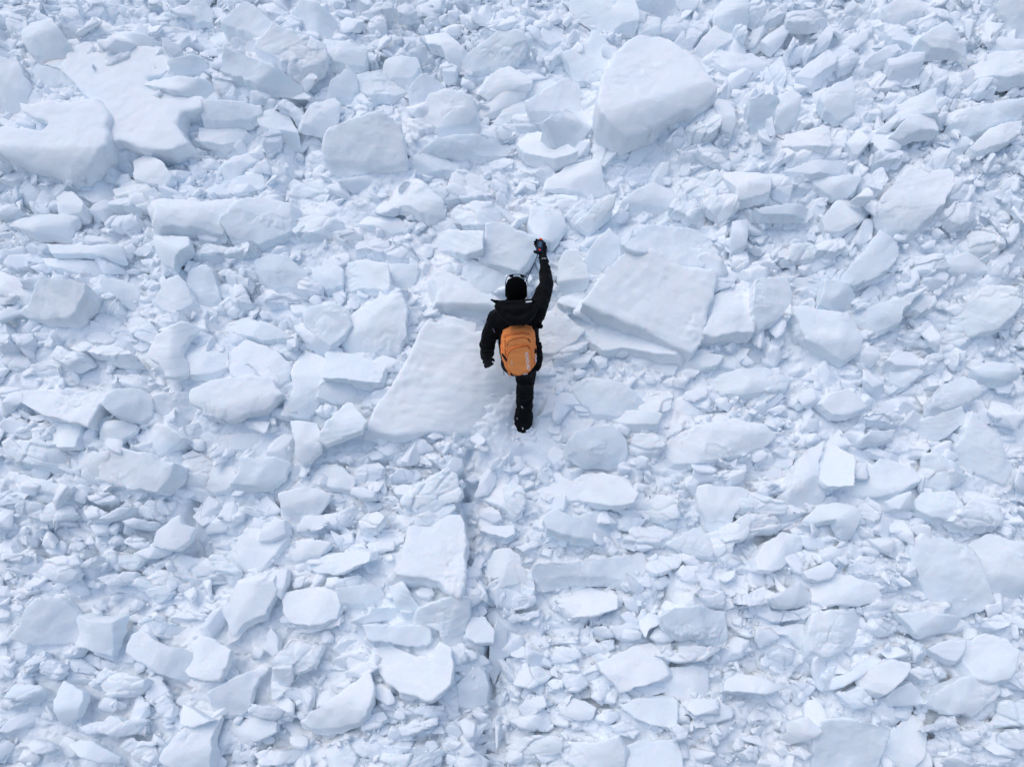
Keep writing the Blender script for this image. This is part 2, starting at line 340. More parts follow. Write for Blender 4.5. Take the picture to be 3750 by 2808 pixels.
# every traced block: mark; height; tilt; foot shift; outline in photo pixels (tile-relative x 2.208); label
BLOCKS = """
T 0 0
huge smooth white slab with a notched right side;.42;-.05,.3;6,-20;513,548 600,405 715,365 1000,360 1200,400 1350,470 1360,560 1300,620 1150,640 1350,720 1620,775 1600,870 1440,900 1400,1000 1500,1130 1350,1190 1150,1180 980,1110 850,1130 850,980 780,850 620,670;huge smooth white snow slab with a notched right side at upper left
big rounded bright boulder with a hollow in its left side;.6;-.05,.25;0,25;-80,1010 60,1010 200,1020 330,1050 380,990 260,960 170,900 150,830 240,860 330,830 560,830 750,820 840,950 825,1160 700,1270 580,1320 460,1370 330,1320 200,1305 70,1250 0,1210 -80,1180;big rounded bright snow boulder with a hollow in its left side at upper left
rounded ledge;.5;0,.1;0,20;1150,650 1350,620 1650,630 1700,700 1690,770 1500,740 1300,700;rounded snow ledge at upper left
.;.4;.0,-.1;0,40;1360,470 1560,440 1640,480 1640,570 1400,590;small elongated level snow block above the rounded ledge
.;.3;.2,-.1;60,40;1720,610 1850,600 1880,700 1840,780 1720,770;-
.;.25;-.1,.0;0,40;1890,660 2000,640 2110,720 2080,790 1880,770;-
.;.34;0,-.1;0,50;1640,790 1850,820 2070,840 2090,910 2000,950 1880,960 1650,940;mid-sized elongated level snow block left of the curled boulder
long straight-edged slab running down to the right;.4;0,-.2;10,40;1840,400 1990,455 2120,490 2390,610 2480,650 2470,690 2330,690 2100,680 1960,620 1800,590;long straight-edged snow slab running down to the right at upper left
long ribbed plate;.25;-.1,-.2;-10,40;1640,210 1800,200 1900,250 2080,330 2050,390 1980,430 1830,370 1600,270;long ribbed snow plate at upper left
square-cornered pale slab;.34;.1,-.1;0,40;1810,170 1900,80 1990,20 2100,100 2195,190 2180,240 2090,275 2000,240 1850,200;square-cornered pale snow slab at upper left
narrow slanting slab;.3;0,-.1;0,30;1390,290 1450,250 1560,270 1700,330 1840,400 1820,440 1690,400 1560,340;-
small bright wedge;.42;-.1,.2;0,30;1310,300 1440,360 1460,400 1400,440 1330,380;-
layered crumbly block;.3;.2,-.2;0,30;250,610 320,500 370,420 510,400 560,450 520,560 560,640 420,650 320,660;layered crumbly snow block at upper left
.;.25;.3,-.2;0,30;560,640 640,690 710,770 600,790 420,760 350,780 350,650 420,610;small elongated level snow block below and right of the layered crumbly block
tall steep-sided block;.3;-.2,-.3;0,60;0,470 130,490 160,610 200,640 140,830 40,900 -40,880 -60,500;tall steep-sided snow block at upper left
.;.3;.1,0;0,50;40,100 180,90 210,220 180,330 80,280 50,200;small six-sided snow block left of the lumpy block with a light patch
lumpy block with a light patch;.35;0,0;30,60;220,160 380,150 450,230 490,310 380,420 250,400 190,320 180,250;lumpy snow block with a light patch at upper left
.;.2;0,-.2;0,40;620,150 800,140 900,200 1050,190 1190,250 1000,280 700,300 610,230;mid-sized elongated level snow block above and right of the layered crumbly block
.;.2;0,-.1;0,30;820,30 1160,50 1220,100 1190,200 1060,110 900,140;small elongated level snow block above and left of the rounded ledge
.;.3;-.2,.1;-10,40;1230,110 1400,90 1450,150 1430,230 1350,290 1190,260 1240,190;small uneven snow block above the rounded ledge
.;.25;0,-.2;0,30;1450,40 1600,-20 1710,80 1700,170 1560,150 1470,100;small elongated level snow block above and left of the long ribbed plate
.;.25;0,.0;0,30;820,290 950,260 1180,270 1150,340 960,370 820,350;small elongated level snow block above and right of the layered crumbly block
saddle-shaped block;.25;.1,.1;0,40;790,1230 870,1130 980,1110 1150,1200 1130,1230 1060,1290 1060,1400 960,1440 930,1310 820,1300;saddle-shaped snow block at upper left
rounded upright block;.35;.2,.1;0,40;1070,1280 1180,1240 1290,1310 1360,1400 1300,1470 1150,1450 1090,1420;rounded upright snow block at upper left
lumpy block with a pale crest;.3;0,0;0,30;580,1460 700,1440 780,1360 870,1410 960,1480 900,1560 740,1610 600,1540;lumpy snow block with a pale crest at upper left
.;.35;.1,-.3;10,40;190,1415 300,1450 430,1540 430,1600 300,1640 130,1600;small six-sided snow block left of the lumpy block with a pale crest
.;.3;0,-.1;0,40;450,1560 580,1550 670,1640 640,1700 450,1720;small five-sided snow block below and left of the lumpy block with a pale crest
crumbly ridge;.3;0,.1;0,40;930,1500 1030,1430 1150,1470 1260,1560 1200,1640 900,1640;crumbly snow ridge at upper left
.;.3;0,0;0,30;1620,1020 1780,1010 1900,985 1965,1050 1940,1120 1800,1160 1620,1120;small elongated level snow block above and left of the thin curved plank
.;.25;0,0;0,20;1540,1290 1700,1290 1800,1340 1520,1370;-
thin curved plank;.3;0,.1;0,20;1750,1310 2000,1240 2180,1190 2190,1250 2000,1330 1870,1390 1700,1370;thin curved snow plank at upper left
dull flat plate;.24;.1,-.4;0,20;1820,1470 2080,1390 2120,1500 2000,1560 1650,1570 1700,1520;dull flat snow plate at upper left
.;.3;0,0;0,30;490,30 600,0 630,100 600,210 530,180 480,110;-
.;.2;0,-.1;0,30;500,310 680,280 690,340 560,400 500,380;-
.;.2;0,-.1;0,30;640,50 800,10 830,60 800,120 660,110;-
.;.26;.1,0;0,30;0,350 180,400 260,470 230,540 120,470 -30,440;-
T 900 0
big thick slab with a rounded lower lip;.5;0,-.35;0,55;640,1140 690,1020 870,960 1090,895 1240,1010 1265,1190 1270,1330 1100,1330 900,1350 700,1310 655,1270;big thick snow slab with a rounded lower lip at the upper centre
flat slab with a sharp upper corner;.42;-.05,-.2;-40,50;90,350 195,230 220,175 400,260 620,350 640,470 460,545 370,500 130,400;flat snow slab with a sharp upper corner at upper left
wide pale plate;.28;0,-.2;10,30;330,130 460,10 600,50 770,140 750,250 720,280 560,270 430,210 340,180;wide pale snow plate at upper left
.;.32;0,-.2;0,50;660,330 940,350 960,390 930,480 830,490 720,480 650,450;small elongated level snow block below and right of the wide pale plate
.;.28;0,-.1;0,40;700,650 810,560 880,600 890,700 850,780 700,750;small six-sided snow block left of the bowl-edged block
bowl-edged block;.36;-.1,-.1;0,40;900,600 1080,575 1220,560 1290,610 1280,690 1180,750 1000,740 910,690;bowl-edged snow block at the upper centre
.;.28;-.1,-.1;20,30;1110,480 1150,440 1370,470 1395,540 1320,610 1100,560;small elongated level snow block above and right of the bowl-edged block
pointed grey plate;.22;.1,-.2;0,20;1160,410 1220,360 1390,500 1330,490 1150,430;-
rounded shoulder of snow;.35;-.3,0;20,20;1450,240 1600,250 1740,380 1720,500 1640,480 1580,370 1480,330;rounded shoulder of snow at the upper centre
long steep pale slab;.36;.1,-.2;-10,40;1730,530 1800,420 1960,320 2010,250 2180,240 2300,300 2200,460 1950,540 1800,580;long steep pale snow slab at the upper centre
.;.3;.1,-.1;0,20;1910,730 1990,610 2130,520 2300,590 2290,650 2208,680 1980,750;mid-sized elongated level snow block above the narrow broken plank
.;.28;0,-.3;0,30;1320,700 1400,620 1460,595 1580,670 1550,730 1330,760;-
bright blocky cube-like chunk;.45;0,.15;0,60;1430,900 1500,750 1640,740 1800,770 1830,880 1780,950 1560,1000 1430,950;bright blocky snow cube-like chunk at the upper centre
narrow broken plank;.34;.1,.1;10,30;1900,880 1930,810 2100,740 2208,690 2250,710 2130,830 1950,890;narrow broken snow plank at the upper centre
.;.25;.2,-.1;0,20;2000,1000 2100,880 2208,800 2320,740 2300,900 2150,960;small elongated right-rising snow block below and right of the narrow broken plank
.;.3;0,0;0,30;1230,940 1230,870 1400,940 1530,1050 1440,1090 1300,1040;small elongated right-falling snow block below and left of the bright blocky cube-like chunk
long tapered plank;.34;0,.0;0,60;1590,1100 1850,1090 2110,1170 2100,1230 1900,1230 1650,1190 1400,1180;long tapered snow plank at the upper centre
.;.3;0,-.1;0,60;1270,1340 1330,1270 1470,1235 1700,1310 1680,1350 1440,1390;small elongated level snow block above and right of the big pale pentagon slab
.;.24;0,-.3;0,30;510,1290 640,1280 670,1340 530,1360;-
.;.38;-.1,-.1;0,30;460,920 530,850 700,790 740,830 710,970 610,1020 460,960;small elongated right-rising snow block right of the curled boulder
.;.3;0,-.2;0,30;540,780 700,680 770,720 770,790 700,800;-
small bright peak;.4;0,.1;0,40;830,780 890,720 940,750 1000,830 860,830;-
.;.25;-.1,-.1;0,40;880,840 1010,830 1015,880 900,940;-
curled boulder;.35;-.2,.1;0,40;100,930 200,900 330,920 400,1060 390,1120 250,1110 240,1050 110,990;curled snow boulder at upper left
.;.3;.1,0;30,30;250,860 310,800 400,850 470,970 380,950 340,900;-
.;.26;0,-.1;0,30;120,1090 190,1045 280,1080 270,1150 130,1140;-
bright-topped thin slab;.35;0,.2;0,20;760,1450 960,1425 1050,1430 1030,1510 860,1510;-
.;.28;0,-.1;0,20;1045,1380 1160,1365 1180,1420 1060,1450;-
big pale pentagon slab;.4;.05,-.1;0,60;1150,1560 1300,1450 1380,1445 1560,1590 1570,1690 1450,1700 1300,1640 1150,1640;big pale pentagon snow slab at the upper centre
.;.26;0,-.2;0,40;380,1510 580,1435 690,1450 700,1520 640,1620 520,1580;small elongated level snow block left of the rounded twin-lobed block
rounded twin-lobed block;.35;0,0;0,50;720,1570 840,1580 940,1560 1010,1590 1020,1660 900,1700 710,1680;rounded twin-lobed snow block at the upper centre
.;.28;-.1,-.2;0,30;1620,1600 1680,1420 1800,1380 2000,1470 2000,1560 1880,1570;mid-sized elongated level snow block below the long tapered plank
.;.3;.1,0;0,30;1990,1450 2050,1390 2120,1460 2100,1600 2030,1580;-
.;.3;0,.1;0,40;1950,1310 2030,1250 2150,1290 2150,1350 2000,1350;-
.;.28;0,0;0,30;1850,1030 2060,1010 2208,960 2208,1040 2080,1090 1900,1080;-
.;.22;0,0;0,30;300,210 360,130 440,170 420,230;-
.;.25;0,0;0,30;940,60 1080,20 1180,20 1170,60 1040,80;-
.;.25;0,0;0,30;1220,50 1340,10 1370,70 1310,110 1230,90;-
.;.25;0,0;0,30;1440,150 1500,130 1560,150 1530,200 1450,190;-
.;.28;0,0;0,30;980,160 1060,110 1130,130 1120,200 1000,210;-
.;.28;0,0;0,30;1280,300 1420,290 1400,350 1300,350;-
.;.28;0,0;0,30;1310,390 1380,350 1450,370 1400,430 1330,420;-
.;.28;0,0;0,30;1580,530 1640,490 1710,520 1690,570 1600,570;-
.;.22;0,0;0,30;110,40 250,0 330,60 280,140 150,90;-
.;.26;0,0;0,30;960,420 1020,390 1060,440 1010,500 960,470;-
.;.28;0,0;0,40;1110,860 1220,840 1240,930 1180,980 1110,930;-
.;.25;0,-.2;0,30;1470,1450 1610,1440 1620,1560 1560,1600 1480,1520;-
T 1850 0
huge bright slab standing tilted with a dark underside;.66;.0,.2;-20,75;770,800 850,560 900,440 1080,300 1260,320 1440,420 1570,540 1700,700 1600,800 1400,870 1200,960 1000,1020 880,960 800,880;huge bright snow slab standing tilted with a dark underside at the upper centre
grey gem-shaped block with a peaked top;.42;0,-.1;0,20;490,430 680,340 715,260 860,360 880,430 840,590 700,605 570,590 540,520;grey gem-shaped snow block with a peaked top at the upper centre
bright bar-shaped block;.4;.1,.2;10,20;1530,390 1720,195 1850,250 1850,280 1680,400 1540,440;bright snow bar-shaped block at upper right
.;.35;0,0;0,50;1730,40 1770,-20 1950,-20 1970,130 1900,160 1800,150 1730,110;small uneven snow block above and right of the bright bar-shaped block
.;.32;0,0;0,30;1980,100 2000,10 2090,0 2115,60 2050,130;-
broad smooth mass cut by the top edge;.4;.1,-.1;0,60;520,0 1000,-60 1050,60 1060,150 950,150 850,190 760,130 600,70;broad smooth snow mass cut by the top edge at the upper centre
plate cut by the top edge;.34;0,-.2;0,20;1050,0 1360,-50 1430,90 1270,150 1090,130;snow plate cut by the top edge at the upper centre
.;.32;.1,.1;0,20;1270,190 1330,140 1480,150 1460,240 1280,240;-
.;.3;.1,.1;0,40;1580,80 1640,50 1700,130 1650,180 1580,130;-
notched oblong block;.36;0,0;0,20;1690,470 1730,400 1850,430 2000,430 2100,490 2070,560 1950,590 1780,540;notched oblong snow block at upper right
.;.32;0,-.1;0,40;0,520 150,570 280,590 440,660 300,760 200,720 0,690 -60,600;mid-sized elongated level snow block above and right of the narrow broken plank
wide leaning plate with a bright right tip;.36;-.1,0;0,40;210,790 480,640 590,680 600,740 740,840 730,880 500,880 240,870;wide leaning snow plate with a bright right tip at the upper centre
flat triangular plate;.3;0,-.2;20,30;280,270 340,195 460,240 440,330 360,360 300,320;-
.;.3;.1,.1;20,10;300,460 440,380 455,420 340,510;-
.;.3;-.1,0;0,30;640,730 680,690 780,720 790,800 740,800;-
sharp block with a bright curved edge;.42;-.1,-.1;0,20;350,980 480,900 640,880 770,890 770,960 650,1060 560,1170 440,1110;sharp snow block with a bright curved edge at the upper centre
bright-nosed wedge lying flat;.4;-.1,.1;0,50;120,1170 200,1080 330,1080 480,1150 565,1200 500,1240 390,1270 180,1230;bright-nosed snow wedge lying flat at the upper centre
.;.34;0,-.1;0,30;120,920 300,910 460,940 330,990 200,1010 60,990;-
.;.28;.1,0;30,40;850,1010 950,1040 1090,1070 1060,1150 960,1200 860,1150 800,1060;small elongated level snow block above and left of the narrow upright shard
.;.3;0,0;0,30;700,1210 740,1140 860,1110 900,1220 780,1330 710,1290;small six-sided snow block below and right of the sharp block with a bright curved edge
bright square plate;.36;-.1,.2;0,10;790,1300 930,1220 900,1300 820,1330;-
narrow upright shard;.3;.2,0;20,0;990,1330 1020,1240 1180,1070 1260,1130 1160,1230 1040,1350;narrow upright snow shard at the upper centre
.;.34;.1,-.2;0,30;1310,1140 1430,1030 1530,1100 1500,1170 1420,1190;-
layered diagonal slab;.4;.1,.1;0,60;1480,1040 1590,890 1690,860 1750,950 1740,1000 1660,1050;layered diagonal snow slab at upper right
stack of ridged plates;.35;-.2,.1;10,60;1700,870 1740,760 1830,780 1870,960 1850,1020 1770,1000;stack of ridged snow plates at upper right
thin pointed shard;.3;-.2,0;0,20;1740,740 1790,630 1830,740 1760,770;-
.;.34;0,.1;0,60;1420,1200 1550,1165 1640,1310 1560,1340 1440,1260;-
.;.28;-.1,-.2;0,20;1580,1170 1640,1120 1820,1270 1810,1340 1700,1300 1600,1230;-
.;.34;.1,0;0,20;1820,1230 1970,1110 1990,1270 1960,1360 1830,1330;small five-sided snow block above the bright pointed slab with a folded edge
bright fan-shaped slab;.42;-.1,.1;0,50;390,1430 530,1340 740,1300 800,1480 690,1520 500,1500 350,1500;bright fan-shaped snow slab at the upper centre
.;.34;.1,.1;0,30;240,1400 370,1290 400,1400 330,1490 250,1450;-
.;.34;0,-.1;0,50;980,1590 1210,1460 1340,1520 1390,1600 1300,1656 1100,1640 970,1620;mid-sized elongated level snow block below the narrow upright shard
.;.3;.2,-.2;0,20;1320,1420 1420,1350 1510,1450 1460,1510 1340,1500;-
bright pointed slab with a folded edge;.46;.1,.1;10,50;1800,1370 1900,1360 2060,1380 2110,1410 2150,1440 2120,1530 1900,1590 1880,1500 1820,1430;bright pointed snow slab with a folded edge at upper right
.;.36;0,.05;0,60;1620,1420 1700,1380 1800,1460 1890,1600 1870,1640 1720,1600 1500,1640 1400,1580 1440,1500;mid-sized elongated level snow block above and left of the crumbly-fronted rounded block
.;.26;0,-.1;0,30;930,1400 1000,1340 1170,1380 1130,1460 1020,1490;-
.;.3;0,0;0,30;1170,1390 1250,1370 1310,1400 1280,1470 1150,1450;-
.;.3;0,0;0,30;880,1340 980,1300 1000,1330 950,1400;-
shallow plate;.3;0,-.1;0,40;270,1600 340,1580 570,1590 560,1680 480,1740 420,1800 280,1730;shallow snow plate at the upper centre
.;.3;.1,.2;0,40;430,1750 560,1640 710,1630 720,1570 870,1590 840,1710 700,1860 640,1800;mid-sized elongated right-rising snow block above and left of the upright bright shard
.;.25;.0,-.2;0,20;1800,280 1900,300 1950,420 1850,420 1760,400;-
.;.3;0,0;0,30;1870,210 1950,200 1960,260 1890,270;-
.;.3;0,0;0,30;60,180 160,160 150,240 0,250;-
.;.28;0,0;0,20;340,600 470,600 450,650 330,640;-
.;.26;0,-.2;0,30;410,340 530,260 540,330 470,410;-
.;.32;0,0;0,30;1090,90 1180,100 1250,150 1230,280 1110,300 1080,200;small six-sided snow block below and left of the plate cut by the top edge
.;.28;0,0;0,30;1260,440 1340,430 1330,480;-
.;.3;0,-.1;0,30;1380,300 1560,170 1640,200 1530,330 1420,350;-
T 2750 0
.;.35;.2,.1;10,30;100,120 280,25 300,50 290,90 160,140;-
.;.34;0,.1;0,30;310,110 500,80 620,90 640,170 560,170 320,170;-
tilted pale plate;.36;.1,0;0,30;110,300 290,190 310,210 300,260 200,360 170,350;-
.;.34;.2,.1;0,20;310,420 350,360 530,345 460,430 330,460;-
bright curled wedge;.36;.1,.1;0,20;540,310 640,200 665,230 650,310 560,350 520,360;-
.;.3;.2,0;0,20;310,380 360,290 410,290 400,330 330,400;-
long slab with a lit lower edge;.38;.2,.1;10,30;410,560 480,500 620,410 690,460 670,510 520,600;-
.;.34;.1,-.1;0,30;690,490 820,360 900,440 870,480 760,540;-
.;.3;-.1,0;0,30;840,560 870,480 960,550 900,620 850,610;-
.;.34;.0,0;10,20;950,640 1230,580 1260,640 1200,700 1000,700;-
two-ridged bright block;.42;.1,.15;0,40;970,450 1110,370 1200,330 1220,380 1130,450 1000,470;-
bright broad-faced block;.42;.0,.15;0,40;1130,480 1280,430 1390,430 1390,520 1300,560 1170,550;-
smooth sloping slab;.36;-.1,.05;0,40;1400,300 1600,170 1750,300 1790,390 1650,370 1490,360;smooth sloping snow slab at upper right
.;.34;0,0;0,30;1360,380 1450,300 1510,370 1420,410;-
.;.34;0,0;0,40;1400,540 1500,530 1600,580 1590,700 1560,760 1500,700 1480,640;-
.;.3;0,-.1;0,30;1610,590 1720,590 1720,690 1670,750 1600,740;-
.;.34;.1,0;0,40;1360,140 1560,70 1590,100 1560,180 1400,200;-
bright overhanging ledge at the top edge;.44;.1,.15;0,30;1100,50 1250,-30 1480,-20 1500,50 1350,90 1180,130;bright overhanging snow ledge at the top edge at upper right
.;.36;.1,.1;0,30;770,90 900,20 1090,-10 1090,90 900,140 800,130;small elongated level snow block left of the bright overhanging ledge at the top edge
smooth hump in the top right corner;.4;0,.1;0,60;1960,330 2050,300 2250,330 2290,430 2150,420;-
smooth plain slab in the top right corner;.35;.1,-.1;0,60;1990,30 2060,-40 2290,-40 2290,290 2120,260 2090,150;smooth plain snow slab in the top right corner at upper right
wide smooth mound;.3;.1,.1;0,60;1850,510 1950,440 2208,420 2290,430 2290,560 2100,600 1860,600;wide smooth snow mound at upper right
.;.3;0,0;0,40;1730,720 1850,640 2000,640 1990,700 1760,760;-
big block with bright lower face;.4;.05,.15;0,20;1850,1140 1950,1030 2200,970 2180,1060 2080,1130 1900,1170;big snow block with bright lower face at upper right
long pale slab;.32;.1,.0;0,40;1650,990 1750,880 1980,830 2208,800 2160,950 1950,1000 1800,1070 1680,1080;long pale snow slab at upper right
leaf-ridged bright block;.42;0,.15;0,40;1180,1060 1300,930 1500,930 1510,1040 1370,1040 1250,1080;leaf-ridged bright snow block at upper right
.;.36;-.1,.0;0,40;1200,830 1340,780 1480,720 1500,900 1350,910 1190,930;small elongated right-rising snow block above the leaf-ridged bright block
long leaning bar;.4;.2,.1;0,20;1030,1050 1210,890 1245,910 1120,1050;-
.;.36;.1,.1;0,20;960,890 1050,840 1180,860 1180,890 1050,910;-
.;.34;0,-.1;0,40;1100,780 1140,730 1230,740 1240,790 1190,830;-
crumpled mid-grey block;.38;0,0;0,40;600,760 700,680 820,630 840,740 830,820 860,860 750,910 640,850;crumpled mid-grey snow block at upper right
.;.34;0,0;0,40;850,740 940,700 1000,760 980,840 860,820;-
fan-shaped ribbed block;.42;.1,0;0,30;300,1090 500,1040 640,1000 660,1130 640,1160 420,1170 290,1170;fan-shaped ribbed snow block at upper right
.;.34;0,0;0,30;665,1040 790,1035 790,1100 770,1160 670,1140;-
bright-edged lump;.38;.05,.05;10,30;780,1150 880,1045 960,1130 900,1210 860,1210;-
smooth round-topped block;.4;0,.1;0,40;1010,1090 1080,1065 1190,1080 1250,1150 1200,1190 1060,1200 1020,1160;-
.;.32;0,.1;0,40;1030,1230 1110,1200 1220,1220 1200,1280 1040,1290;-
thick long slab;.36;0,.05;0,30;340,1320 520,1300 730,1290 730,1370 660,1390 520,1390;-
.;.28;0,-.1;0,30;330,1240 500,1200 710,1190 710,1240 520,1290 340,1300;small elongated level snow block below the fan-shaped ribbed block
dish-shaped plate with a bright tip;.42;.1,.1;0,20;520,1430 680,1430 870,1410 890,1440 850,1510 770,1560 680,1560 560,1500;dish-shaped snow plate with a bright tip at upper right
.;.34;0,0;0,40;370,1420 490,1400 550,1490 510,1530 400,1500;-
.;.34;0,0;0,40;120,1410 270,1400 340,1500 330,1540 200,1500;-
bright triangular face;.38;.1,.2;0,20;860,1590 950,1510 1000,1580;-
.;.32;.1,0;0,30;120,540 270,500 290,590 280,680 160,650 110,600;-
smooth round-shouldered block;.36;0,.1;0,60;220,900 240,780 330,740 400,780 400,870 350,940 310,990 220,960;smooth round-shouldered snow block at upper right
tall smooth block;.34;0,-.1;0,70;0,800 150,760 220,800 210,920 180,1000 40,1000 0,920;tall smooth snow block at upper right
.;.3;0,0;0,30;390,960 450,930 510,1000 450,1020;-
.;.3;0,0;0,30;900,1270 960,1390 1060,1350 1110,1430 1060,1520 960,1480 900,1390;-
rounded ledge block;.36;-.1,.1;0,30;1100,260 1200,210 1290,280 1350,340 1250,330 1160,320;-
.;.3;0,0;0,30;960,160 1060,130 1080,200 1000,210;-
wide fan of snow with fine grooves;.36;.1,.05;0,50;1100,1560 1200,1430 1300,1350 1450,1390 1600,1360 1640,1420 1600,1560 1500,1700 1370,1800 1190,1780 1080,1650;wide fan of snow with fine grooves at upper right
.;.3;.1,0;0,30;1480,1200 1560,1180 1680,1270 1600,1340 1500,1300;-
.;.3;0,0;0,40;1640,1500 1700,1440 1800,1430 1830,1500 1780,1590 1660,1570;-
.;.32;0,0;0,30;1520,930 1570,860 1600,870 1580,960 1550,970;-
T 0 700
wide bright slab with a ragged top edge;.5;.0,.35;0,60;1230,80 1300,50 1600,70 1800,60 1960,70 1850,130 1800,200 1740,290 1600,260 1480,250 1280,250 1250,200 1270,150;wide bright snow slab with a ragged top edge at upper left
broad smooth slab with a clipped corner;.42;-.05,.05;0,50;1770,240 1860,130 2000,40 2200,60 2320,100 2340,330 2130,390 2080,410 1900,370 1850,350;broad smooth snow slab with a clipped corner at upper left
small bright-topped cone;.4;0,.1;0,60;1580,320 1600,260 1680,300 1750,360 1720,390 1600,370;-
.;.36;0,0;0,40;1250,370 1500,380 1510,440 1400,500 1350,570 1270,530 1240,450;small elongated level snow block above the smooth bright cobble
.;.34;0,0;0,40;1500,460 1560,420 1690,410 1900,460 1980,440 1900,490 1700,510 1550,500;small elongated level snow block above the smooth pale slab with a lit lower edge
.;.32;0,0;0,50;160,220 300,190 560,180 500,260 460,330 250,310 60,250 30,230;mid-sized elongated level snow block above and left of the long low ridge of snow
.;.3;0,-.1;0,30;160,390 220,380 400,430 300,490 200,480;-
long low ridge of snow;.33;0,.1;0,30;410,430 640,440 940,430 930,520 700,500 450,500;long low ridge of snow at upper left
long loaf-shaped block;.4;.0,.15;0,60;380,540 600,545 800,560 940,480 910,600 830,640 600,640 420,600;long loaf-shaped snow block at mid height on the left
.;.3;0,-.1;0,50;30,500 240,500 340,540 360,590 250,590 60,560;-
plate with a bright folded lower edge;.36;.1,-.3;-20,50;-60,620 0,650 250,770 170,860 150,880 0,820 -60,790;snow plate with a bright folded lower edge at mid height on the left
square slab with a rounded bright rim;.46;.08,-.3;30,60;190,980 250,900 300,730 330,705 480,710 680,745 650,850 600,960 560,1000 400,1020 250,1010;square snow slab with a rounded bright rim at mid height on the left
plate shaped like a pointing hand;.36;0,-.1;0,20;760,790 820,780 815,710 950,710 1060,750 1100,800 1080,900 1060,950 950,890 920,820 780,810;snow plate shaped like a pointing hand at mid height on the left
.;.3;0,-.1;0,40;700,870 880,840 940,880 960,1000 860,960 700,1020 680,1000;small elongated level snow block below and left of the plate shaped like a pointing hand
.;.33;0,.0;0,60;720,1060 780,1000 850,980 950,1030 950,1080 850,1090 740,1080;-
.;.3;.1,.1;0,20;980,1070 1000,1030 1110,980 1280,1160 1200,1220 1110,1190;small elongated right-falling snow block below and right of the plate shaped like a pointing hand
.;.28;0,0;0,10;880,1150 1000,1100 1080,1200 960,1210;-
smooth bright cobble;.44;0,-.1;0,30;1240,880 1310,790 1310,740 1430,690 1480,740 1520,880 1460,930 1370,960 1310,940;smooth bright snow cobble at mid height on the left
smooth pale slab with a lit lower edge;.38;0,-.3;10,30;1490,770 1530,640 1650,610 1700,650 1750,780 1760,850 1690,900 1540,910;smooth pale snow slab with a lit lower edge at mid height on the left
tall bright block tapering at its foot;.5;0,.05;-10,20;1215,1300 1290,1180 1440,1080 1560,1100 1480,1180 1440,1280 1460,1370 1450,1440 1380,1470 1330,1460 1290,1370 1230,1350;tall bright snow block tapering at its foot at mid height on the left
fat rounded block;.42;0,.1;0,60;1440,1300 1570,1200 1720,1220 1800,1300 1810,1400 1700,1450 1600,1460 1500,1450;fat rounded snow block at mid height on the left
.;.34;-.1,-.1;0,30;1750,950 1850,870 1950,900 1990,940 1930,990 1760,980;-
long broken plank with a chipped top;.4;0,.1;-20,40;1760,1040 1990,1000 2208,1100 2340,1170 2100,1190 1880,1120 1770,1100;long broken snow plank with a chipped top at mid height on the left
.;.32;0,0;0,30;1670,560 1740,530 1870,560 1900,630 1740,640 1700,620;-
.;.32;0,0;0,50;1880,540 2060,510 2050,590 1900,620;-
.;.36;0,0;0,60;1860,800 1900,730 1960,780 2000,880 1860,870;-
.;.34;0,0;0,40;1820,680 1860,630 1920,680 2000,700 1990,770 1900,750 1810,740;-
small peaked block;.36;0,0;0,40;2030,830 2090,750 2208,810 2300,900 2150,900 2040,870;-
.;.3;0,.1;0,50;0,1150 70,1150 60,1220 -50,1250;-
.;.3;0,.1;0,40;80,1150 250,1150 260,1200 170,1240 90,1210;-
.;.33;0,0;0,50;0,1310 70,1230 220,1330 220,1440 100,1440 20,1380;small six-sided snow block above and left of the long slab with a bright squared end
.;.3;0,0;0,40;390,1310 450,1250 600,1310 610,1360 540,1400 400,1340;-
.;.33;0,.1;0,30;250,1400 400,1400 520,1440 400,1470 260,1460;-
.;.3;0,0;0,30;530,1440 600,1380 700,1430 640,1470;-
long flat heap;.3;0,.05;0,40;570,1250 700,1210 1000,1260 1050,1310 850,1320 620,1290;long flat snow heap at mid height on the left
.;.34;0,.1;0,40;900,1490 960,1470 1180,1500 1330,1520 1200,1590 1100,1570;-
.;.3;0,0;0,50;620,1150 800,1120 900,1170 830,1220 640,1220;-
.;.3;0,0;0,50;860,1620 920,1570 1000,1580 1170,1620 1200,1680 1000,1740 880,1720;small elongated level snow block above and left of the smooth rounded cobble
.;.3;0,0;0,30;590,380 680,340 820,370 870,420 700,420;-
.;.3;0,0;0,30;850,250 900,210 1080,190 1090,250 1000,300;-
.;.34;0,0;0,40;1270,1010 1370,970 1460,990 1400,1080 1330,1160 1280,1150;-
.;.34;0,0;0,40;-40,100 60,90 110,130 60,180 -40,180;-
T 900 700
.;.38;.0,.1;0,60;390,280 430,230 560,190 740,230 740,280 680,340 500,320 400,330;small elongated level snow block below and left of the rounded twin-lobed block
.;.34;0,.1;0,60;400,370 560,350 620,370 640,440 480,430 400,400;-
bright-edged long block;.4;.0,.1;0,60;900,240 1000,200 1150,190 1330,270 1280,300 1160,320 1050,270;bright-edged long snow block at the upper centre
.;.34;0,0;0,60;880,410 1000,380 1150,390 1140,440 1080,480 960,450 890,450;-
.;.34;0,0;0,40;1110,480 1200,430 1300,430 1360,510 1260,530 1150,510;-
long squared slab;.4;0,-.1;0,30;1380,330 1540,320 1770,330 1890,330 1885,460 1750,500 1650,470 1540,470 1440,400;long squared snow slab at the upper centre
large flat-faced slab leaning towards the device;.5;-.05,-.05;0,60;1910,520 1960,400 1960,280 2010,270 2120,290 2208,340 2370,390 2300,480 2200,620 2100,590 1980,560;large flat-faced snow slab leaning towards the device at the upper centre
.;.34;0,0;0,50;1390,620 1500,570 1540,480 1700,510 1760,550 1680,680 1500,700 1400,690;mid-sized elongated right-rising snow block below and left of the long squared slab
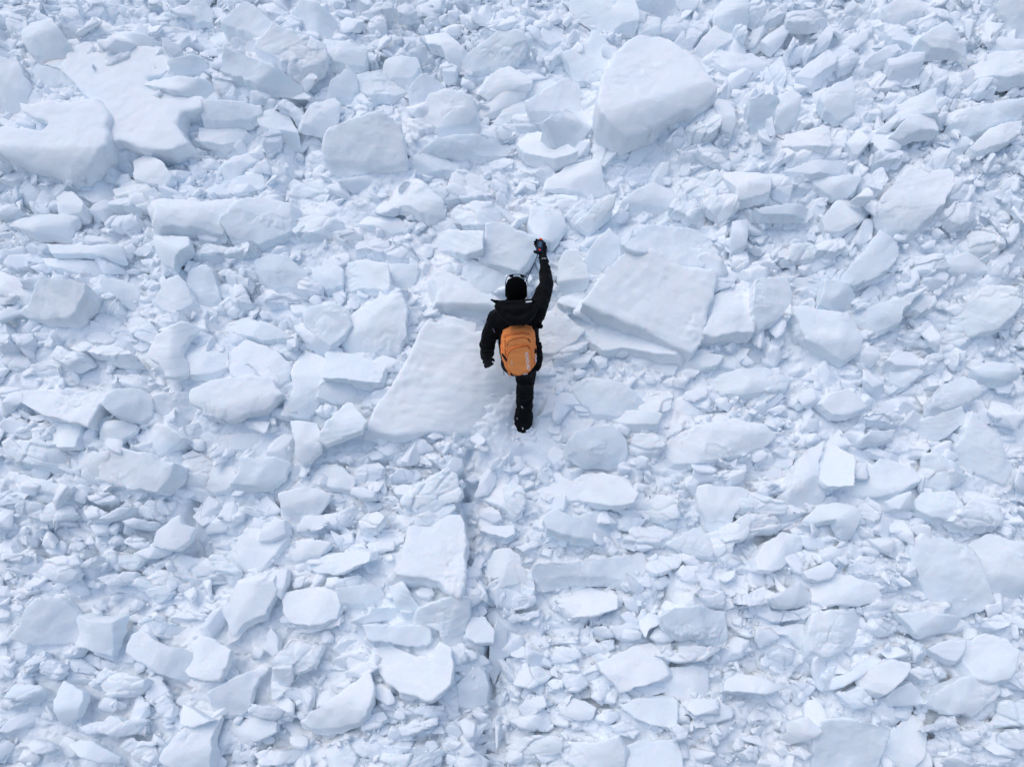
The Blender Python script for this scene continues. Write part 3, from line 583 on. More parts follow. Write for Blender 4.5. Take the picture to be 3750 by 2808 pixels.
.;.38;0,-.1;0,60;1700,640 1850,560 2000,580 2150,620 2110,740 2080,790 1900,780 1800,750;mid-sized elongated level snow block left of the person's beanie
long thick slab running down behind the hood;.5;0,-.05;0,110;1540,690 1640,660 1730,700 1860,790 2000,840 2050,880 2010,950 1850,930 1650,930 1560,900 1590,800;long thick snow slab running down behind the hood near the middle
block with two flat faces divided by a crack;.4;.0,.05;0,60;1490,1020 1560,990 1680,1020 1840,1060 1840,1130 1700,1120 1500,1070;snow block with two flat faces divided by a crack near the middle
huge concave white slab beside the legs;.5;-.03,-.02;0,20;1020,1915 1060,1800 1190,1600 1290,1450 1480,1080 1650,1110 1850,1150 1960,1150 2050,1300 2230,1450 2250,1640 2200,1780 2050,1850 1900,1935 1750,1945 1600,1920 1500,1920 1400,1935 1250,1961 1130,1938;huge concave white snow slab beside the legs near the middle
neat square slab split by a gap from its neighbour;.42;-.02,-.1;0,20;800,600 960,570 1080,590 1130,600 1145,700 1140,780 960,770 820,800;neat square snow slab split by a gap from its neighbour near the middle
.;.38;.05,-.1;0,50;1150,600 1370,600 1390,640 1330,780 1280,830 1200,780 1150,680;small uneven snow block below the bright-edged long block
.;.34;0,-.1;0,50;500,670 560,610 700,590 770,630 770,750 640,770;small six-sided snow block right of the broad low smooth block
broad low smooth block;.42;0,.05;0,70;80,560 200,510 330,530 460,640 480,700 380,740 200,740 90,650;broad low smooth snow block at mid height on the left
dark flat-topped slab;.42;.02,-.3;0,20;480,990 500,930 750,925 790,960 830,1080 780,1150 680,1220 560,1150 500,1080;dark flat-topped snow slab at mid height on the left
big slab with a rounded bumpy right shoulder;.5;.0,-.1;0,30;750,1250 830,1080 860,980 1100,840 1240,835 1290,960 1290,1130 1230,1280 1080,1310 900,1330 800,1300;big snow slab with a rounded bumpy right shoulder near the middle
.;.36;0,0;0,50;210,950 430,920 470,920 430,1040 380,1060 240,1030;-
curved plank with a pointed right tip;.42;.0,.0;0,40;400,1090 460,1080 600,1190 730,1240 730,1270 640,1300 540,1250 460,1170;-
.;.4;0,.1;0,60;170,1240 310,1160 400,1220 480,1320 380,1350 260,1290;small elongated right-falling snow block below and left of the dark flat-topped slab
smooth square slab below a dark crack;.44;-.0,.02;0,20;640,1500 660,1330 710,1290 850,1330 1100,1420 1050,1530 900,1520 750,1500;smooth square snow slab below a dark crack near the middle
tall smooth slab with a crack beside it;.4;0,-.05;0,20;470,1300 640,1380 630,1520 570,1690 480,1800 300,1780 400,1600 380,1480;tall smooth snow slab with a crack beside it at mid height on the left
broad smooth slab at the foot of the cracked pair;.38;.0,.05;0,60;640,1530 850,1540 1030,1560 1000,1660 930,1760 850,1700 700,1700 600,1650;broad smooth snow slab at the foot of the cracked pair
.;.3;0,0;0,40;570,860 700,840 880,850 960,880 800,900 580,890;-
crumbly ledge;.32;0,0;0,30;150,880 230,830 350,830 420,870 400,900 200,900;-
.;.34;0,0;0,50;410,730 530,700 600,770 560,800 430,780;-
.;.32;0,0;0,40;720,340 860,300 930,340 920,390 780,400;-
.;.32;0,0;0,50;1180,370 1240,340 1330,400 1300,420 1190,420;-
.;.34;0,0;0,30;1640,220 1700,110 1880,100 2100,100 2150,180 2000,230 1800,250;mid-sized elongated level snow block above and right of the long squared slab
.;.34;.0,0;0,40;1480,260 1560,190 1630,200 1700,290 1640,310 1560,300;-
smooth block curving down to the left;.36;-.2,0;-20,30;0,1210 100,1240 230,1300 320,1390 300,1500 240,1540 120,1480 0,1470 -100,1400 -120,1300;smooth snow block curving down to the left at mid height on the left
T 1850 700
giant square-cornered slab right of the raised arm;.55;-.03,-.04;-10,50;650,900 780,700 940,560 1000,480 1180,480 1310,580 1500,620 1690,655 1640,860 1590,1100 1500,1290 1350,1230 1100,1080 900,1000 740,940;giant square-cornered snow slab right of the raised arm near the middle
long rounded slab above the giant one;.5;0,-.05;10,60;960,420 1100,310 1200,270 1400,300 1500,310 1640,370 1700,470 1660,590 1500,600 1330,570 1200,500 1050,480;long rounded snow slab above the giant one at the upper centre
fluted bright apron below the giant slab;.38;0,.2;0,60;620,1020 780,970 950,1030 1150,1130 1400,1260 1350,1310 1150,1290 950,1260 800,1280 650,1180;fluted bright apron below the giant snow slab near the middle
neat square plate with a sharp lower corner;.36;.0,.1;0,10;1000,1290 1200,1310 1400,1330 1350,1480 1220,1460 1110,1440;neat square snow plate with a sharp lower corner near the middle
tall slab with a bright band across its middle;.48;0,.1;0,70;1620,1130 1700,960 1690,850 1770,790 1900,750 2010,780 2030,880 2030,960 2020,1110 1850,1120 1700,1150;tall snow slab with a bright band across its middle at mid height on the right
block standing behind the raised hand;.46;0,0;0,50;200,230 230,130 300,130 420,130 480,260 430,340 370,380 250,310;snow block standing behind the raised hand at the upper centre
.;.38;0,0;0,30;270,80 310,40 420,45 570,45 500,190 440,140 330,130;-
upright bright shard;.46;.1,.1;0,20;610,240 720,110 880,30 870,110 780,220 690,310 640,290;upright bright snow shard at the upper centre
.;.42;-.1,.0;0,20;510,190 700,0 740,60 640,170 620,270 560,260;-
.;.34;0,-.1;0,30;850,240 980,180 1020,220 1000,290 930,420 860,300;-
slanted plate with a pointed top;.4;.1,-.05;0,50;660,530 740,400 840,300 920,390 910,430 940,480 780,580 690,600;slanted snow plate with a pointed top at the upper centre
tall smooth boulder beside the forearm;.42;0,.05;0,40;440,700 450,560 500,490 580,490 650,620 670,720 620,780 560,810 450,760;tall smooth snow boulder beside the forearm near the middle
.;.36;0,.1;0,30;430,880 460,820 560,830 640,860 640,930 480,930;-
.;.36;0,.0;0,50;1160,180 1340,130 1450,100 1660,300 1640,370 1420,290 1250,260;mid-sized elongated right-falling snow block above the long rounded slab above the giant one
.;.42;.0,0;0,30;1350,130 1390,70 1500,80 1600,120 1700,210 1650,230 1500,200;small elongated right-falling snow block left of the crumbly-fronted rounded block
crumbly-fronted rounded block;.44;.0,.1;0,30;1560,30 1700,-20 1870,40 1890,110 1830,170 1770,240 1700,180 1620,100;crumbly-fronted rounded snow block at upper right
ribbed column of snow;.42;0,.1;0,60;1850,250 1960,230 1970,330 1970,400 1880,430 1850,350;-
.;.38;0,.1;0,40;1660,350 1700,270 1780,280 1780,400 1700,440;-
.;.34;0,0;0,50;1850,480 1960,470 1970,560 1920,620 1850,590;-
.;.36;0,-.1;0,40;1650,1230 1730,1260 1960,1360 2100,1410 1960,1460 1760,1400;small elongated right-falling snow block right of the long overturned plate
long overturned plate;.4;0,.1;0,40;1320,1400 1400,1380 1600,1310 1750,1330 1700,1400 1560,1440 1400,1470;long overturned snow plate at mid height on the right
smooth rounded wedge;.42;0,0;0,60;570,1600 650,1510 800,1510 950,1550 1040,1620 1130,1700 1060,1770 900,1810 750,1800 620,1700;smooth rounded snow wedge near the middle
.;.36;.1,0;0,50;700,1330 820,1340 830,1400 760,1430;-
.;.36;0,0;0,40;250,1450 330,1420 400,1440 370,1530 300,1560;-
.;.36;0,.1;0,50;400,1320 560,1200 660,1160 700,1200 560,1300 430,1350;-
flat bright slab just behind the elbow;.38;.1,.1;0,20;300,1060 400,950 540,1060 620,1130 560,1200 400,1290 300,1290 270,1200;flat bright snow slab just behind the elbow near the middle
.;.42;0,0;0,60;1680,1500 1900,1440 2100,1420 2300,1500 2240,1590 2000,1620 1800,1620;large elongated level snow block right of the long overturned plate
.;.36;0,0;0,50;1960,210 2060,130 2208,100 2300,170 2150,210 2000,240;-
.;.36;-.05,.05;0,40;1680,650 1780,630 1860,700 1850,760 1700,790;-
.;.36;.0,.05;0,40;2070,880 2208,830 2300,900 2290,1010 2100,980;small five-sided snow block below and right of the tall plain slab
T 2750 700
.;.38;.0,.1;0,30;60,140 300,100 530,90 540,140 470,190 300,180 120,180;small elongated level snow block below and left of the dish-shaped plate with a bright tip
.;.36;.0,.0;0,40;600,190 750,60 900,90 1010,110 900,220 760,290 660,280;mid-sized elongated right-rising snow block below the dish-shaped plate with a bright tip
.;.38;0,.1;0,40;540,400 640,380 770,370 760,440 680,480 560,460;-
broad smooth slope-like block;.44;.1,.05;0,40;840,600 960,460 1060,320 1140,380 1210,430 1200,510 1100,620 1000,680 880,720 760,700;broad smooth slope-like snow block at upper right
chunky bright-faced block;.42;0,.2;0,30;750,690 880,640 1100,600 1180,620 1000,720 860,760;chunky bright-faced snow block at mid height on the right
.;.36;0,.0;0,40;1380,590 1440,500 1540,510 1600,600 1490,640;-
.;.38;0,.1;0,60;1700,420 1800,320 1950,310 2050,390 2000,460 1800,490;small elongated level snow block above and right of the ribbed pale block
.;.32;0,-.1;0,20;1730,290 1860,250 1900,300 1760,320;-
ribbed pale block;.38;0,0;0,40;1600,560 1750,500 1950,510 1950,600 1850,650 1640,640;ribbed pale snow block at mid height on the right
.;.3;0,-.1;0,40;1960,560 1990,500 2090,500 2080,680 1990,650;-
big plain slab with a lit lower edge;.42;.05,-.1;0,30;1650,1010 1830,850 1900,750 2100,780 2190,900 2080,1040 2040,1080 1820,1140;big plain snow slab with a lit lower edge at mid height on the right
.;.34;0,0;0,30;1850,730 1950,660 2070,720 2000,780 1900,750;-
.;.42;.1,0;0,40;1250,870 1370,790 1490,820 1510,890 1400,970 1260,930;small elongated level snow block right of the long slanting slab above a dark hollow
long slanting slab above a dark hollow;.4;.1,0;0,30;870,940 1200,870 1400,790 1220,960 1210,1040 1070,1100 940,1140 900,1040;long slanting snow slab above a dark hollow at mid height on the right
small pale cobble;.44;0,0;0,20;890,1300 970,1250 1030,1260 1060,1310 1010,1400 940,1390;-
.;.38;0,.05;0,40;620,720 740,740 860,820 850,900 700,940 580,900;small six-sided snow block above the crumpled block with a dark pocket
.;.32;0,0;0,30;850,910 900,890 960,910 950,940 870,940;-
tall plain slab;.42;-.05,0;0,40;40,880 60,720 280,710 315,830 300,960 220,1010 100,1080 50,1000;tall plain snow slab at mid height on the right
.;.34;0,-.1;0,50;320,720 500,690 610,680 620,780 520,880 400,880 320,860;mid-sized elongated right-rising snow block right of the tall plain slab
crumpled block with a dark pocket;.44;.0,.05;0,50;290,920 480,930 640,970 800,950 870,1040 920,1180 900,1280 790,1350 620,1260 460,1180 420,1060;crumpled snow block with a dark pocket at mid height on the right
.;.4;.0,.1;0,40;590,1450 700,1400 850,1370 900,1450 840,1480 700,1480;-
.;.38;.1,.1;0,50;1140,1420 1250,1360 1410,1400 1430,1440 1270,1560 1170,1530;small elongated level snow block above and left of the smooth domed block
bowl-shaped block;.4;0,0;0,40;1180,1290 1290,1300 1410,1410 1200,1400 1120,1360;-
.;.34;.1,0;0,20;1300,1150 1430,1040 1470,1080 1400,1160 1350,1210;-
.;.4;.0,0;0,30;1440,1510 1550,1450 1600,1490 1560,1560 1460,1570;-
smooth hump;.36;0,.1;0,60;1820,1430 1950,1380 2100,1390 2208,1450 2100,1520 1900,1490;smooth snow hump at mid height on the right
.;.36;0,.0;0,40;1480,1110 1640,1090 1800,1160 1700,1230 1550,1200 1490,1170;small elongated level snow block above the smooth domed block
.;.34;0,0;0,40;1060,70 1200,0 1300,-30 1250,120 1150,160;-
.;.34;0,0;0,30;1600,130 1700,70 1780,90 1800,150 1840,220 1700,240 1640,200;-
.;.36;0,0;0,50;0,1480 250,1460 280,1540 200,1650 100,1750 0,1740 -60,1600;mid-sized uneven snow block above and right of the long boat-shaped block with a bright keel
.;.36;0,0;0,30;240,440 420,420 520,440 500,520 350,560 260,520;small elongated level snow block above and right of the tall plain slab
.;.36;0,0;0,40;1440,1330 1540,1320 1600,1400 1580,1460 1450,1440 1400,1400;-
T 0 1400
big bright slab with a pointed right corner;.56;-.02,.2;0,30;1530,150 1530,80 1540,50 1700,-10 2000,-50 2180,-40 2200,30 2260,90 2120,200 1950,240 1800,290 1690,260 1600,250 1620,200;big bright snow slab with a pointed right corner at mid height on the left
long slab with a bright squared end;.42;.02,.08;-10,20;165,130 210,70 300,70 550,70 800,110 820,140 760,180 680,330 560,300 350,240 200,170;long snow slab with a bright squared end at mid height on the left
.;.36;.0,.05;0,40;-60,50 0,20 170,60 150,130 0,110 -60,100;-
smooth rounded cobble;.44;0,-.05;0,30;840,170 880,100 950,60 1120,70 1200,110 1210,190 1190,250 1110,290 980,270 880,210;smooth rounded snow cobble at mid height on the left
rough translucent-looking block with bright flecks;.4;0,-.1;0,30;1200,200 1270,110 1480,80 1560,130 1590,180 1560,260 1540,290 1360,270 1230,250;rough translucent-looking snow block with bright flecks at mid height on the left
.;.38;-.05,.1;-10,30;740,440 840,320 980,310 1090,350 1060,400 900,490 760,470;small elongated level snow block below and left of the smooth rounded cobble
pointed smooth block with a shaded right facet;.44;0,.0;10,50;1050,460 1100,400 1200,340 1320,350 1440,450 1270,570 1160,550 1080,520;pointed smooth snow block with a shaded right facet at mid height on the left
.;.36;0,.05;0,20;380,480 420,360 480,330 640,350 580,510 450,510;small six-sided snow block below the long slab with a bright squared end
narrow upright chip;.36;.1,.1;0,20;670,400 740,370 760,400 730,460 700,510 660,500;-
crumbly row block;.32;0,0;0,30;300,430 350,380 410,360 390,410 330,450;-
.;.33;0,0;0,40;40,590 60,500 140,470 300,480 620,560 580,650 550,710 400,680 160,630;large elongated level snow block below the long slab with a bright squared end
.;.33;0,0;0,30;560,680 640,560 850,570 830,660 800,740 660,790 580,740;mid-sized uneven snow block left of the flat grey slab dotted with small bright lumps
flat grey slab dotted with small bright lumps;.44;.02,-.2;70,30;820,680 900,530 960,530 1130,570 1380,650 1340,770 1240,880 1040,850 830,780;flat grey snow slab dotted with small bright lumps at mid height on the left
.;.36;0,0;0,30;-60,680 0,700 240,770 500,820 440,900 250,850 0,820 -60,790;small elongated level snow block left of the flat grey slab dotted with small bright lumps
.;.36;0,0;0,50;1465,390 1500,350 1590,330 1640,390 1640,440 1600,500 1540,540 1490,480;-
rough oblong block with a bright crest;.46;.0,.1;0,60;1590,460 1700,430 1850,410 2060,400 2080,480 2070,520 1850,540 1700,560 1600,500;rough oblong snow block with a bright crest at mid height on the left
.;.38;0,-.1;0,60;1450,620 1560,560 1700,620 1900,680 1860,790 1660,860 1480,860;large uneven snow block above and left of the big bright faceted lump
big bright faceted lump;.46;.0,.0;0,40;1530,720 1630,680 1730,660 1880,700 1870,780 1810,850 1720,870 1600,820;big bright faceted snow lump at mid height on the left
angular slab with a folded corner;.42;.05,-.1;0,30;1880,800 1950,720 1955,615 2208,620 2310,640 2260,760 2150,830 2000,810;angular snow slab with a folded corner at mid height on the left
.;.34;0,.1;0,20;1590,1040 1650,980 1700,1000 1730,1100 1640,1160 1550,1080;-
shark-fin-shaped bright block;.42;.05,.1;0,20;1210,1310 1260,1200 1360,1140 1430,1090 1440,1150 1520,1180 1490,1270 1410,1340 1300,1330;shark-fin-shaped bright snow block at lower left
.;.38;0,0;0,30;1070,1050 1200,960 1400,960 1350,1040 1260,1110 1180,1080;small elongated level snow block above and left of the shark-fin-shaped bright block
thin pointed plate;.4;.1,.1;0,20;810,1100 940,1020 1040,1010 980,1070 880,1100;-
.;.36;0,.1;0,30;970,1120 1070,1090 1230,1130 1210,1170 1040,1150;-
.;.34;0,0;0,50;640,1010 720,980 860,1040 790,1100 700,1100;-
.;.36;0,0;0,30;530,910 640,830 720,850 700,910 600,950;-
.;.34;0,0;0,30;700,920 800,890 900,910 920,960 780,980;-
.;.33;0,0;0,40;150,970 160,930 320,980 330,1090 180,1060 120,1000;-
.;.34;0,0;0,40;340,1040 400,970 550,990 600,1070 450,1120 350,1110;small elongated level snow block below the long slab with a bright squared end
.;.34;0,0;0,30;1000,1290 1060,1260 1200,1280 1180,1340 1080,1340;-
.;.34;0,0;0,20;720,1160 860,1150 850,1210 780,1220;-
.;.34;0,0;0,30;890,1290 940,1220 990,1270 970,1300;-
.;.36;0,.1;0,20;-60,1370 0,1370 170,1390 130,1440 0,1430;-
.;.38;0,.05;0,40;230,1500 380,1430 560,1410 590,1470 470,1530 420,1600 300,1570;small elongated level snow block above and left of the plain squarish slab
small bright oblong chip;.4;.1,.1;0,20;415,1600 470,1550 560,1510 610,1540 580,1590 480,1630;-
.;.38;.1,.1;0,20;620,1490 700,1430 760,1400 770,1440 700,1490;-
long wide slab with gently layered top;.44;.0,-.05;10,50;1360,1530 1400,1460 1450,1415 1680,1405 1760,1400 1850,1470 1890,1530 1700,1560 1500,1570;long wide snow slab with gently layered top at lower left
.;.36;0,.1;0,30;1180,1580 1300,1520 1400,1580 1500,1640 1400,1700 1250,1680;small elongated level snow block left of the curled arch-like shard
.;.34;0,0;0,40;790,1400 900,1360 1170,1380 1130,1440 1060,1510 900,1500;small elongated level snow block below and left of the shark-fin-shaped bright block
curled arch-like shard;.4;.0,.1;0,20;1430,1630 1560,1570 1740,1560 1960,1610 1800,1620 1650,1640 1500,1690 1420,1670;curled arch-like snow shard at lower left
crumbly column;.36;.1,0;0,30;1750,1200 1850,1120 1980,1000 2010,1080 1960,1180 1880,1300 1850,1370 1740,1290;crumbly snow column at lower left
wide faceted block with a bright ridge;.44;.0,.05;0,60;1920,1300 2000,1190 2120,1190 2290,1180 2290,1260 2208,1380 2100,1480 1990,1530 1920,1420;wide faceted snow block with a bright ridge at lower left
T 900 1400
smooth pentagonal slab with a crease;.46;.0,.0;-20,30;610,410 730,250 810,170 850,180 920,270 960,320 930,380 800,420 660,480 600,450;smooth pentagonal snow slab with a crease at mid height on the left
.;.36;0,.1;0,30;230,260 380,210 540,240 600,230 560,290 300,300;-
.;.38;.1,.1;0,20;570,230 650,150 700,190 640,270;-
tooth-shaped bright block;.46;-.05,.0;0,20;360,330 570,340 600,460 580,540 500,610 430,640 390,570 400,480;tooth-shaped bright snow block at mid height on the left
.;.38;.1,0;0,40;180,450 290,330 340,360 380,490 340,510 260,480;-
.;.36;0,0;0,70;1090,490 1220,480 1280,530 1260,580 1180,590 1100,560;-
.;.36;0,0;0,30;700,590 810,550 980,580 900,640 780,640;-
kite-shaped slab with a bright right edge;.48;.0,-.15;-20,40;270,900 370,880 500,860 680,910 600,1020 540,1100 470,1110 360,1060 300,1030;kite-shaped snow slab with a bright right edge at mid height on the left
dull plate sloping away;.3;.1,-.2;0,30;210,880 300,780 450,700 500,650 620,640 540,790 430,830;dull snow plate sloping away at mid height on the left
.;.36;0,0;0,30;540,800 620,680 730,670 860,770 840,860 730,840;small elongated level snow block right of the dull plate sloping away
.;.38;0,0;0,40;880,760 920,680 1060,650 1110,680 1080,770 1000,800;-
pair of small rounded lumps;.4;0,0;0,20;840,900 870,850 950,850 1030,880 1020,930 920,930;-
.;.34;0,0;0,50;1170,760 1240,700 1370,700 1380,760 1280,780 1190,780;-
.;.32;0,-.2;0,60;1180,830 1280,820 1400,870 1380,910 1220,900;-
broad plate with a ragged left side and smooth right rim;.44;.0,-.05;0,20;1290,960 1360,900 1480,800 1600,740 1690,760 1715,900 1680,1000 1600,1080 1520,1140 1450,1110 1400,1040;broad snow plate with a ragged left side and smooth right rim near the middle
.;.38;0,.1;0,50;600,1070 760,1040 880,990 920,1040 870,1090 740,1150 620,1110;-
.;.36;0,.05;0,60;920,1110 990,1060 1060,1040 1120,1080 1050,1170 940,1170;-
.;.34;0,0;0,40;1150,1080 1210,1040 1290,1110 1240,1190 1170,1170;-
triangular shingle-like plate;.44;.0,.0;0,20;100,1270 150,1140 290,1120 300,1220 200,1270;-
.;.38;0,.1;0,20;630,1260 850,1210 850,1290 750,1310 650,1290;-
.;.38;.05,.1;0,30;920,1240 1060,1190 1210,1190 1210,1320 1060,1300 950,1270;-
huge upright block with a long smooth right side;.52;.0,.02;20,60;1210,1500 1270,1430 1320,1160 1480,1160 1640,1080 1730,1090 1770,1330 1760,1480 1740,1620 1720,1720 1600,1640 1450,1570 1240,1540;huge upright snow block with a long smooth right side at the lower centre
.;.36;.1,0;0,30;1610,1500 1660,1340 1750,1230 1770,1330 1740,1440 1700,1510;-
.;.38;.05,.1;0,20;530,1500 560,1420 880,1370 970,1390 960,1450 740,1540 600,1530;mid-sized elongated level snow block right of the shapeless bright drift
.;.38;.05,0;0,60;1910,930 2000,870 2080,820 2208,900 2208,1050 2150,1080 2100,1010;small elongated right-falling snow block below the person's boots
.;.32;0,0;0,30;1740,980 1870,950 2000,950 2000,1040 1900,1080 1780,1060;-
flat slab with a bright blunt end;.42;0,.1;0,30;1900,1190 2000,1160 2160,1160 2160,1220 2100,1250 1980,1220;-
.;.34;.1,.1;0,30;1760,1600 1860,1400 1940,1400 1900,1500 1850,1640 1790,1650;-
.;.34;0,0;0,50;1950,1440 2020,1370 2130,1350 2208,1420 2208,1600 2080,1640 1970,1560;mid-sized uneven snow block above the square slab set on edge
small white cobble;.44;0,0;0,20;1640,660 1680,610 1740,620 1750,680 1710,720 1650,710;-
.;.44;0,0;0,20;1710,800 1750,780 1770,810 1740,840;-
.;.4;0,0;0,20;1780,780 1840,750 1880,780 1830,810;-
shapeless bright drift;.36;0,.1;0,50;300,1300 500,1270 640,1300 560,1400 400,1440 320,1400;shapeless bright snow drift at lower left
T 1850 1400
.;.42;.0,.05;0,30;700,60 830,20 950,20 1110,120 1060,190 940,220 850,250 740,150;mid-sized elongated level snow block right of the smooth rounded wedge
.;.4;0,.1;0,40;1090,170 1180,60 1310,70 1350,130 1330,210 1200,240 1100,210;small elongated level snow block above and right of the smooth thick-fronted block
smooth thick-fronted block;.44;0,.15;0,90;830,270 900,230 1100,220 1260,240 1230,320 1060,330 930,320;smooth thick-fronted snow block near the middle
.;.36;0,0;0,60;1300,270 1350,160 1440,120 1560,150 1620,220 1540,290 1400,300;small elongated level snow block below the long overturned plate
low soft wedge;.4;.0,.1;0,40;310,240 370,110 480,90 580,110 600,170 470,180 400,220;-
big steep-sided block downhill of the boots;.48;.0,-.05;10,60;560,460 600,400 740,360 860,360 900,410 965,480 960,600 850,640 700,620 580,540;big steep-sided snow block downhill of the boots near the middle
.;.36;0,.0;0,50;400,270 540,250 700,310 660,390 560,410 470,350;small elongated level snow block below and left of the smooth rounded wedge
rough oval cobble with a pitted face;.44;0,.0;0,40;1000,500 1060,420 1200,410 1290,440 1300,510 1230,560 1110,560 1040,560;rough oval snow cobble with a pitted face near the middle
.;.36;0,0;0,30;940,400 1050,390 1060,430 1010,470 960,460;-
.;.33;0,0;0,20;1100,400 1170,370 1350,390 1360,430 1240,410;-
long boat-shaped block with a bright keel;.46;.0,.0;20,40;1300,510 1400,430 1560,350 1850,310 2080,350 2180,440 2080,530 1900,590 1560,640 1400,640;long boat-shaped snow block with a bright keel at mid height on the right
bright flattish block with a notch;.46;.0,.1;0,60;375,900 400,840 560,790 620,750 780,740 920,780 1030,890 1000,960 900,980 720,960 600,940 480,960;bright flattish snow block with a notch near the middle
dull shoulder above the notched block;.38;0,-.2;0,20;600,670 720,670 880,760 980,840 860,830 650,760;dull snow shoulder above the notched block near the middle
smooth tapering block;.44;.0,.1;0,50;350,1100 430,1040 560,1090 700,1060 850,1060 960,1140 980,1200 900,1240 750,1250 600,1240 380,1180;smooth tapering snow block at the lower centre
.;.44;.0,.1;0,70;1030,1030 1130,960 1240,880 1400,900 1390,990 1370,1130 1280,1140 1200,1080 1060,1060;mid-sized many-sided snow block above and left of the pebbly-faced triangular slab
.;.36;0,0;0,60;980,1260 1050,1180 1200,1170 1340,1210 1240,1280 1090,1290;small elongated level snow block left of the pebbly-faced triangular slab
.;.4;.0,.05;0,40;1380,1120 1420,1060 1500,1060 1550,1110 1520,1150 1400,1170;-
pebbly-faced triangular slab;.42;.0,.05;0,30;1340,1310 1450,1230 1540,1180 1620,1230 1670,1360 1650,1390 1530,1400 1430,1350;pebbly-faced triangular snow slab at lower right
broad smooth block with a sharp left corner;.48;.05,0;0,50;1580,860 1640,840 1760,850 1900,850 1960,880 1930,960 1860,1040 1840,1160 1700,1190 1640,1050 1600,980;broad smooth snow block with a sharp left corner at mid height on the right
.;.44;0,.05;0,50;1640,1270 1800,1180 1950,1080 2100,1060 2200,1130 2150,1180 1950,1230 1870,1290 1860,1360 1950,1420 1860,1460 1750,1380;large elongated right-rising snow block left of the rough heap with a pitted bright centre
.;.4;0,.0;0,40;1900,900 2050,890 2208,980 2290,1000 2100,1010 1940,990;-
long smooth log-like slab;.5;-.02,.1;0,110;280,1510 310,1470 640,1440 1000,1400 1100,1390 1130,1480 1080,1560 1020,1590 800,1560 540,1560 360,1580;long smooth log-like snow slab at the lower centre
cluster-like crumbly block;.34;0,0;0,40;250,1270 300,1230 480,1250 440,1320 340,1340;-
.;.38;0,.05;0,30;750,1340 800,1290 890,1340 840,1360;-
.;.36;0,.05;0,20;610,1320 700,1300 740,1330 690,1370 640,1370;-
.;.4;.0,.05;0,60;1440,1540 1480,1490 1640,1460 1670,1500 1660,1560 1560,1610 1460,1600;-
.;.38;.0,.0;0,20;0,860 60,800 130,850 160,950 130,1030 60,1080 10,1020;small upright elongated snow block below the person's boots
.;.34;0,0;0,50;1140,1450 1250,1380 1440,1400 1400,1500 1230,1540 1150,1510;small elongated level snow block below and left of the pebbly-faced triangular slab
.;.34;0,0;0,40;20,1520 120,1490 220,1570 240,1680 150,1740 30,1700;small six-sided snow block above and right of the square slab set on edge
.;.36;0,0;0,30;100,1330 240,1280 280,1310 150,1370;-
T 2750 1400
bright square-faced block;.42;.0,.1;10,50;590,170 660,90 780,60 870,130 920,190 800,240 680,250 620,210;bright square-faced snow block at mid height on the right
.;.44;.0,-.1;0,20;740,410 820,360 920,320 930,360 910,460 820,520 760,480;-
ring-shaped bright lump;.44;0,.05;0,40;920,440 980,390 1100,390 1170,380 1140,440 1040,480 930,470;-
.;.4;0,0;0,50;920,260 1000,230 1150,250 1230,280 1180,340 1100,320 950,300;-
cube-like pale chip;.44;.05,.1;0,20;1260,330 1320,230 1400,280 1380,340 1340,370;-
smooth domed block;.44;.05,.0;0,50;1490,100 1560,20 1700,-30 1800,-10 1860,80 1780,140 1620,200 1520,170;smooth domed snow block at mid height on the right
ribbed tilted slab;.42;.1,.05;0,40;1350,390 1420,300 1560,250 1730,200 1770,300 1650,380 1540,470 1440,440;ribbed tilted snow slab at mid height on the right
tall smooth face;.42;.0,-.1;-10,20;1680,600 1760,490 1800,350 1840,260 1900,330 2000,440 2060,600 2120,660 2030,790 1900,720 1760,660;tall smooth snow face at mid height on the right
.;.36;.0,.15;0,20;2010,440 2100,420 2150,460 2050,480;-
.;.38;0,.15;0,20;2000,560 2080,520 2230,560 2220,600 2080,610;-
tall curved slab with a bright spine;.46;-.1,0;0,50;350,880 400,660 480,560 620,500 560,640 550,740 620,850 610,960 560,1030 480,1100 370,1110;tall curved snow slab with a bright spine at mid height on the right
square grey plate with a sharp right corner;.42;-.2,.0;0,20;550,720 600,540 650,490 720,560 820,600 820,820 640,820 580,780;square grey snow plate with a sharp right corner at mid height on the right
.;.36;.0,0;0,60;110,620 150,570 330,500 380,560 330,680 300,780 180,750 120,700;mid-sized uneven snow block above and left of the tall curved slab with a bright spine
large smooth whale-backed block;.48;.0,.05;0,80;820,900 900,740 1000,680 1060,610 1250,690 1310,700 1360,780 1200,860 1050,900 900,900;large smooth whale-backed snow block at mid height on the right
.;.36;.0,0;0,40;960,550 1000,515 1150,570 1240,600 1230,660 1080,610;-
.;.4;0,.0;0,50;1110,500 1200,450 1310,490 1310,540 1200,560;-
.;.4;.05,.0;0,30;1320,520 1430,470 1450,550 1400,590 1320,580;-
.;.4;-.05,0;0,40;1440,600 1530,580 1700,660 1780,700 1740,790 1600,860 1480,800 1400,720;mid-sized uneven snow block above the smooth block with a pointed right end
smooth block with a pointed right end;.44;.0,.05;0,60;1340,960 1400,900 1640,890 1740,1030 1620,1090 1480,1080 1360,1020;smooth snow block with a pointed right end at mid height on the right
.;.4;0,0;0,60;1660,1120 1760,1010 1900,1050 2000,1060 2000,1160 1860,1160 1730,1160;small elongated level snow block right of the smooth block with a pointed right end
big split block with a dark gap;.48;.05,.05;0,50;480,1120 600,1000 720,985 830,1010 905,1070 890,1150 860,1250 780,1220 700,1100 600,1120;big split snow block with a dark gap at lower right
.;.4;0,0;0,40;880,980 950,930 1040,980 1070,1080 980,1120 900,1060;-
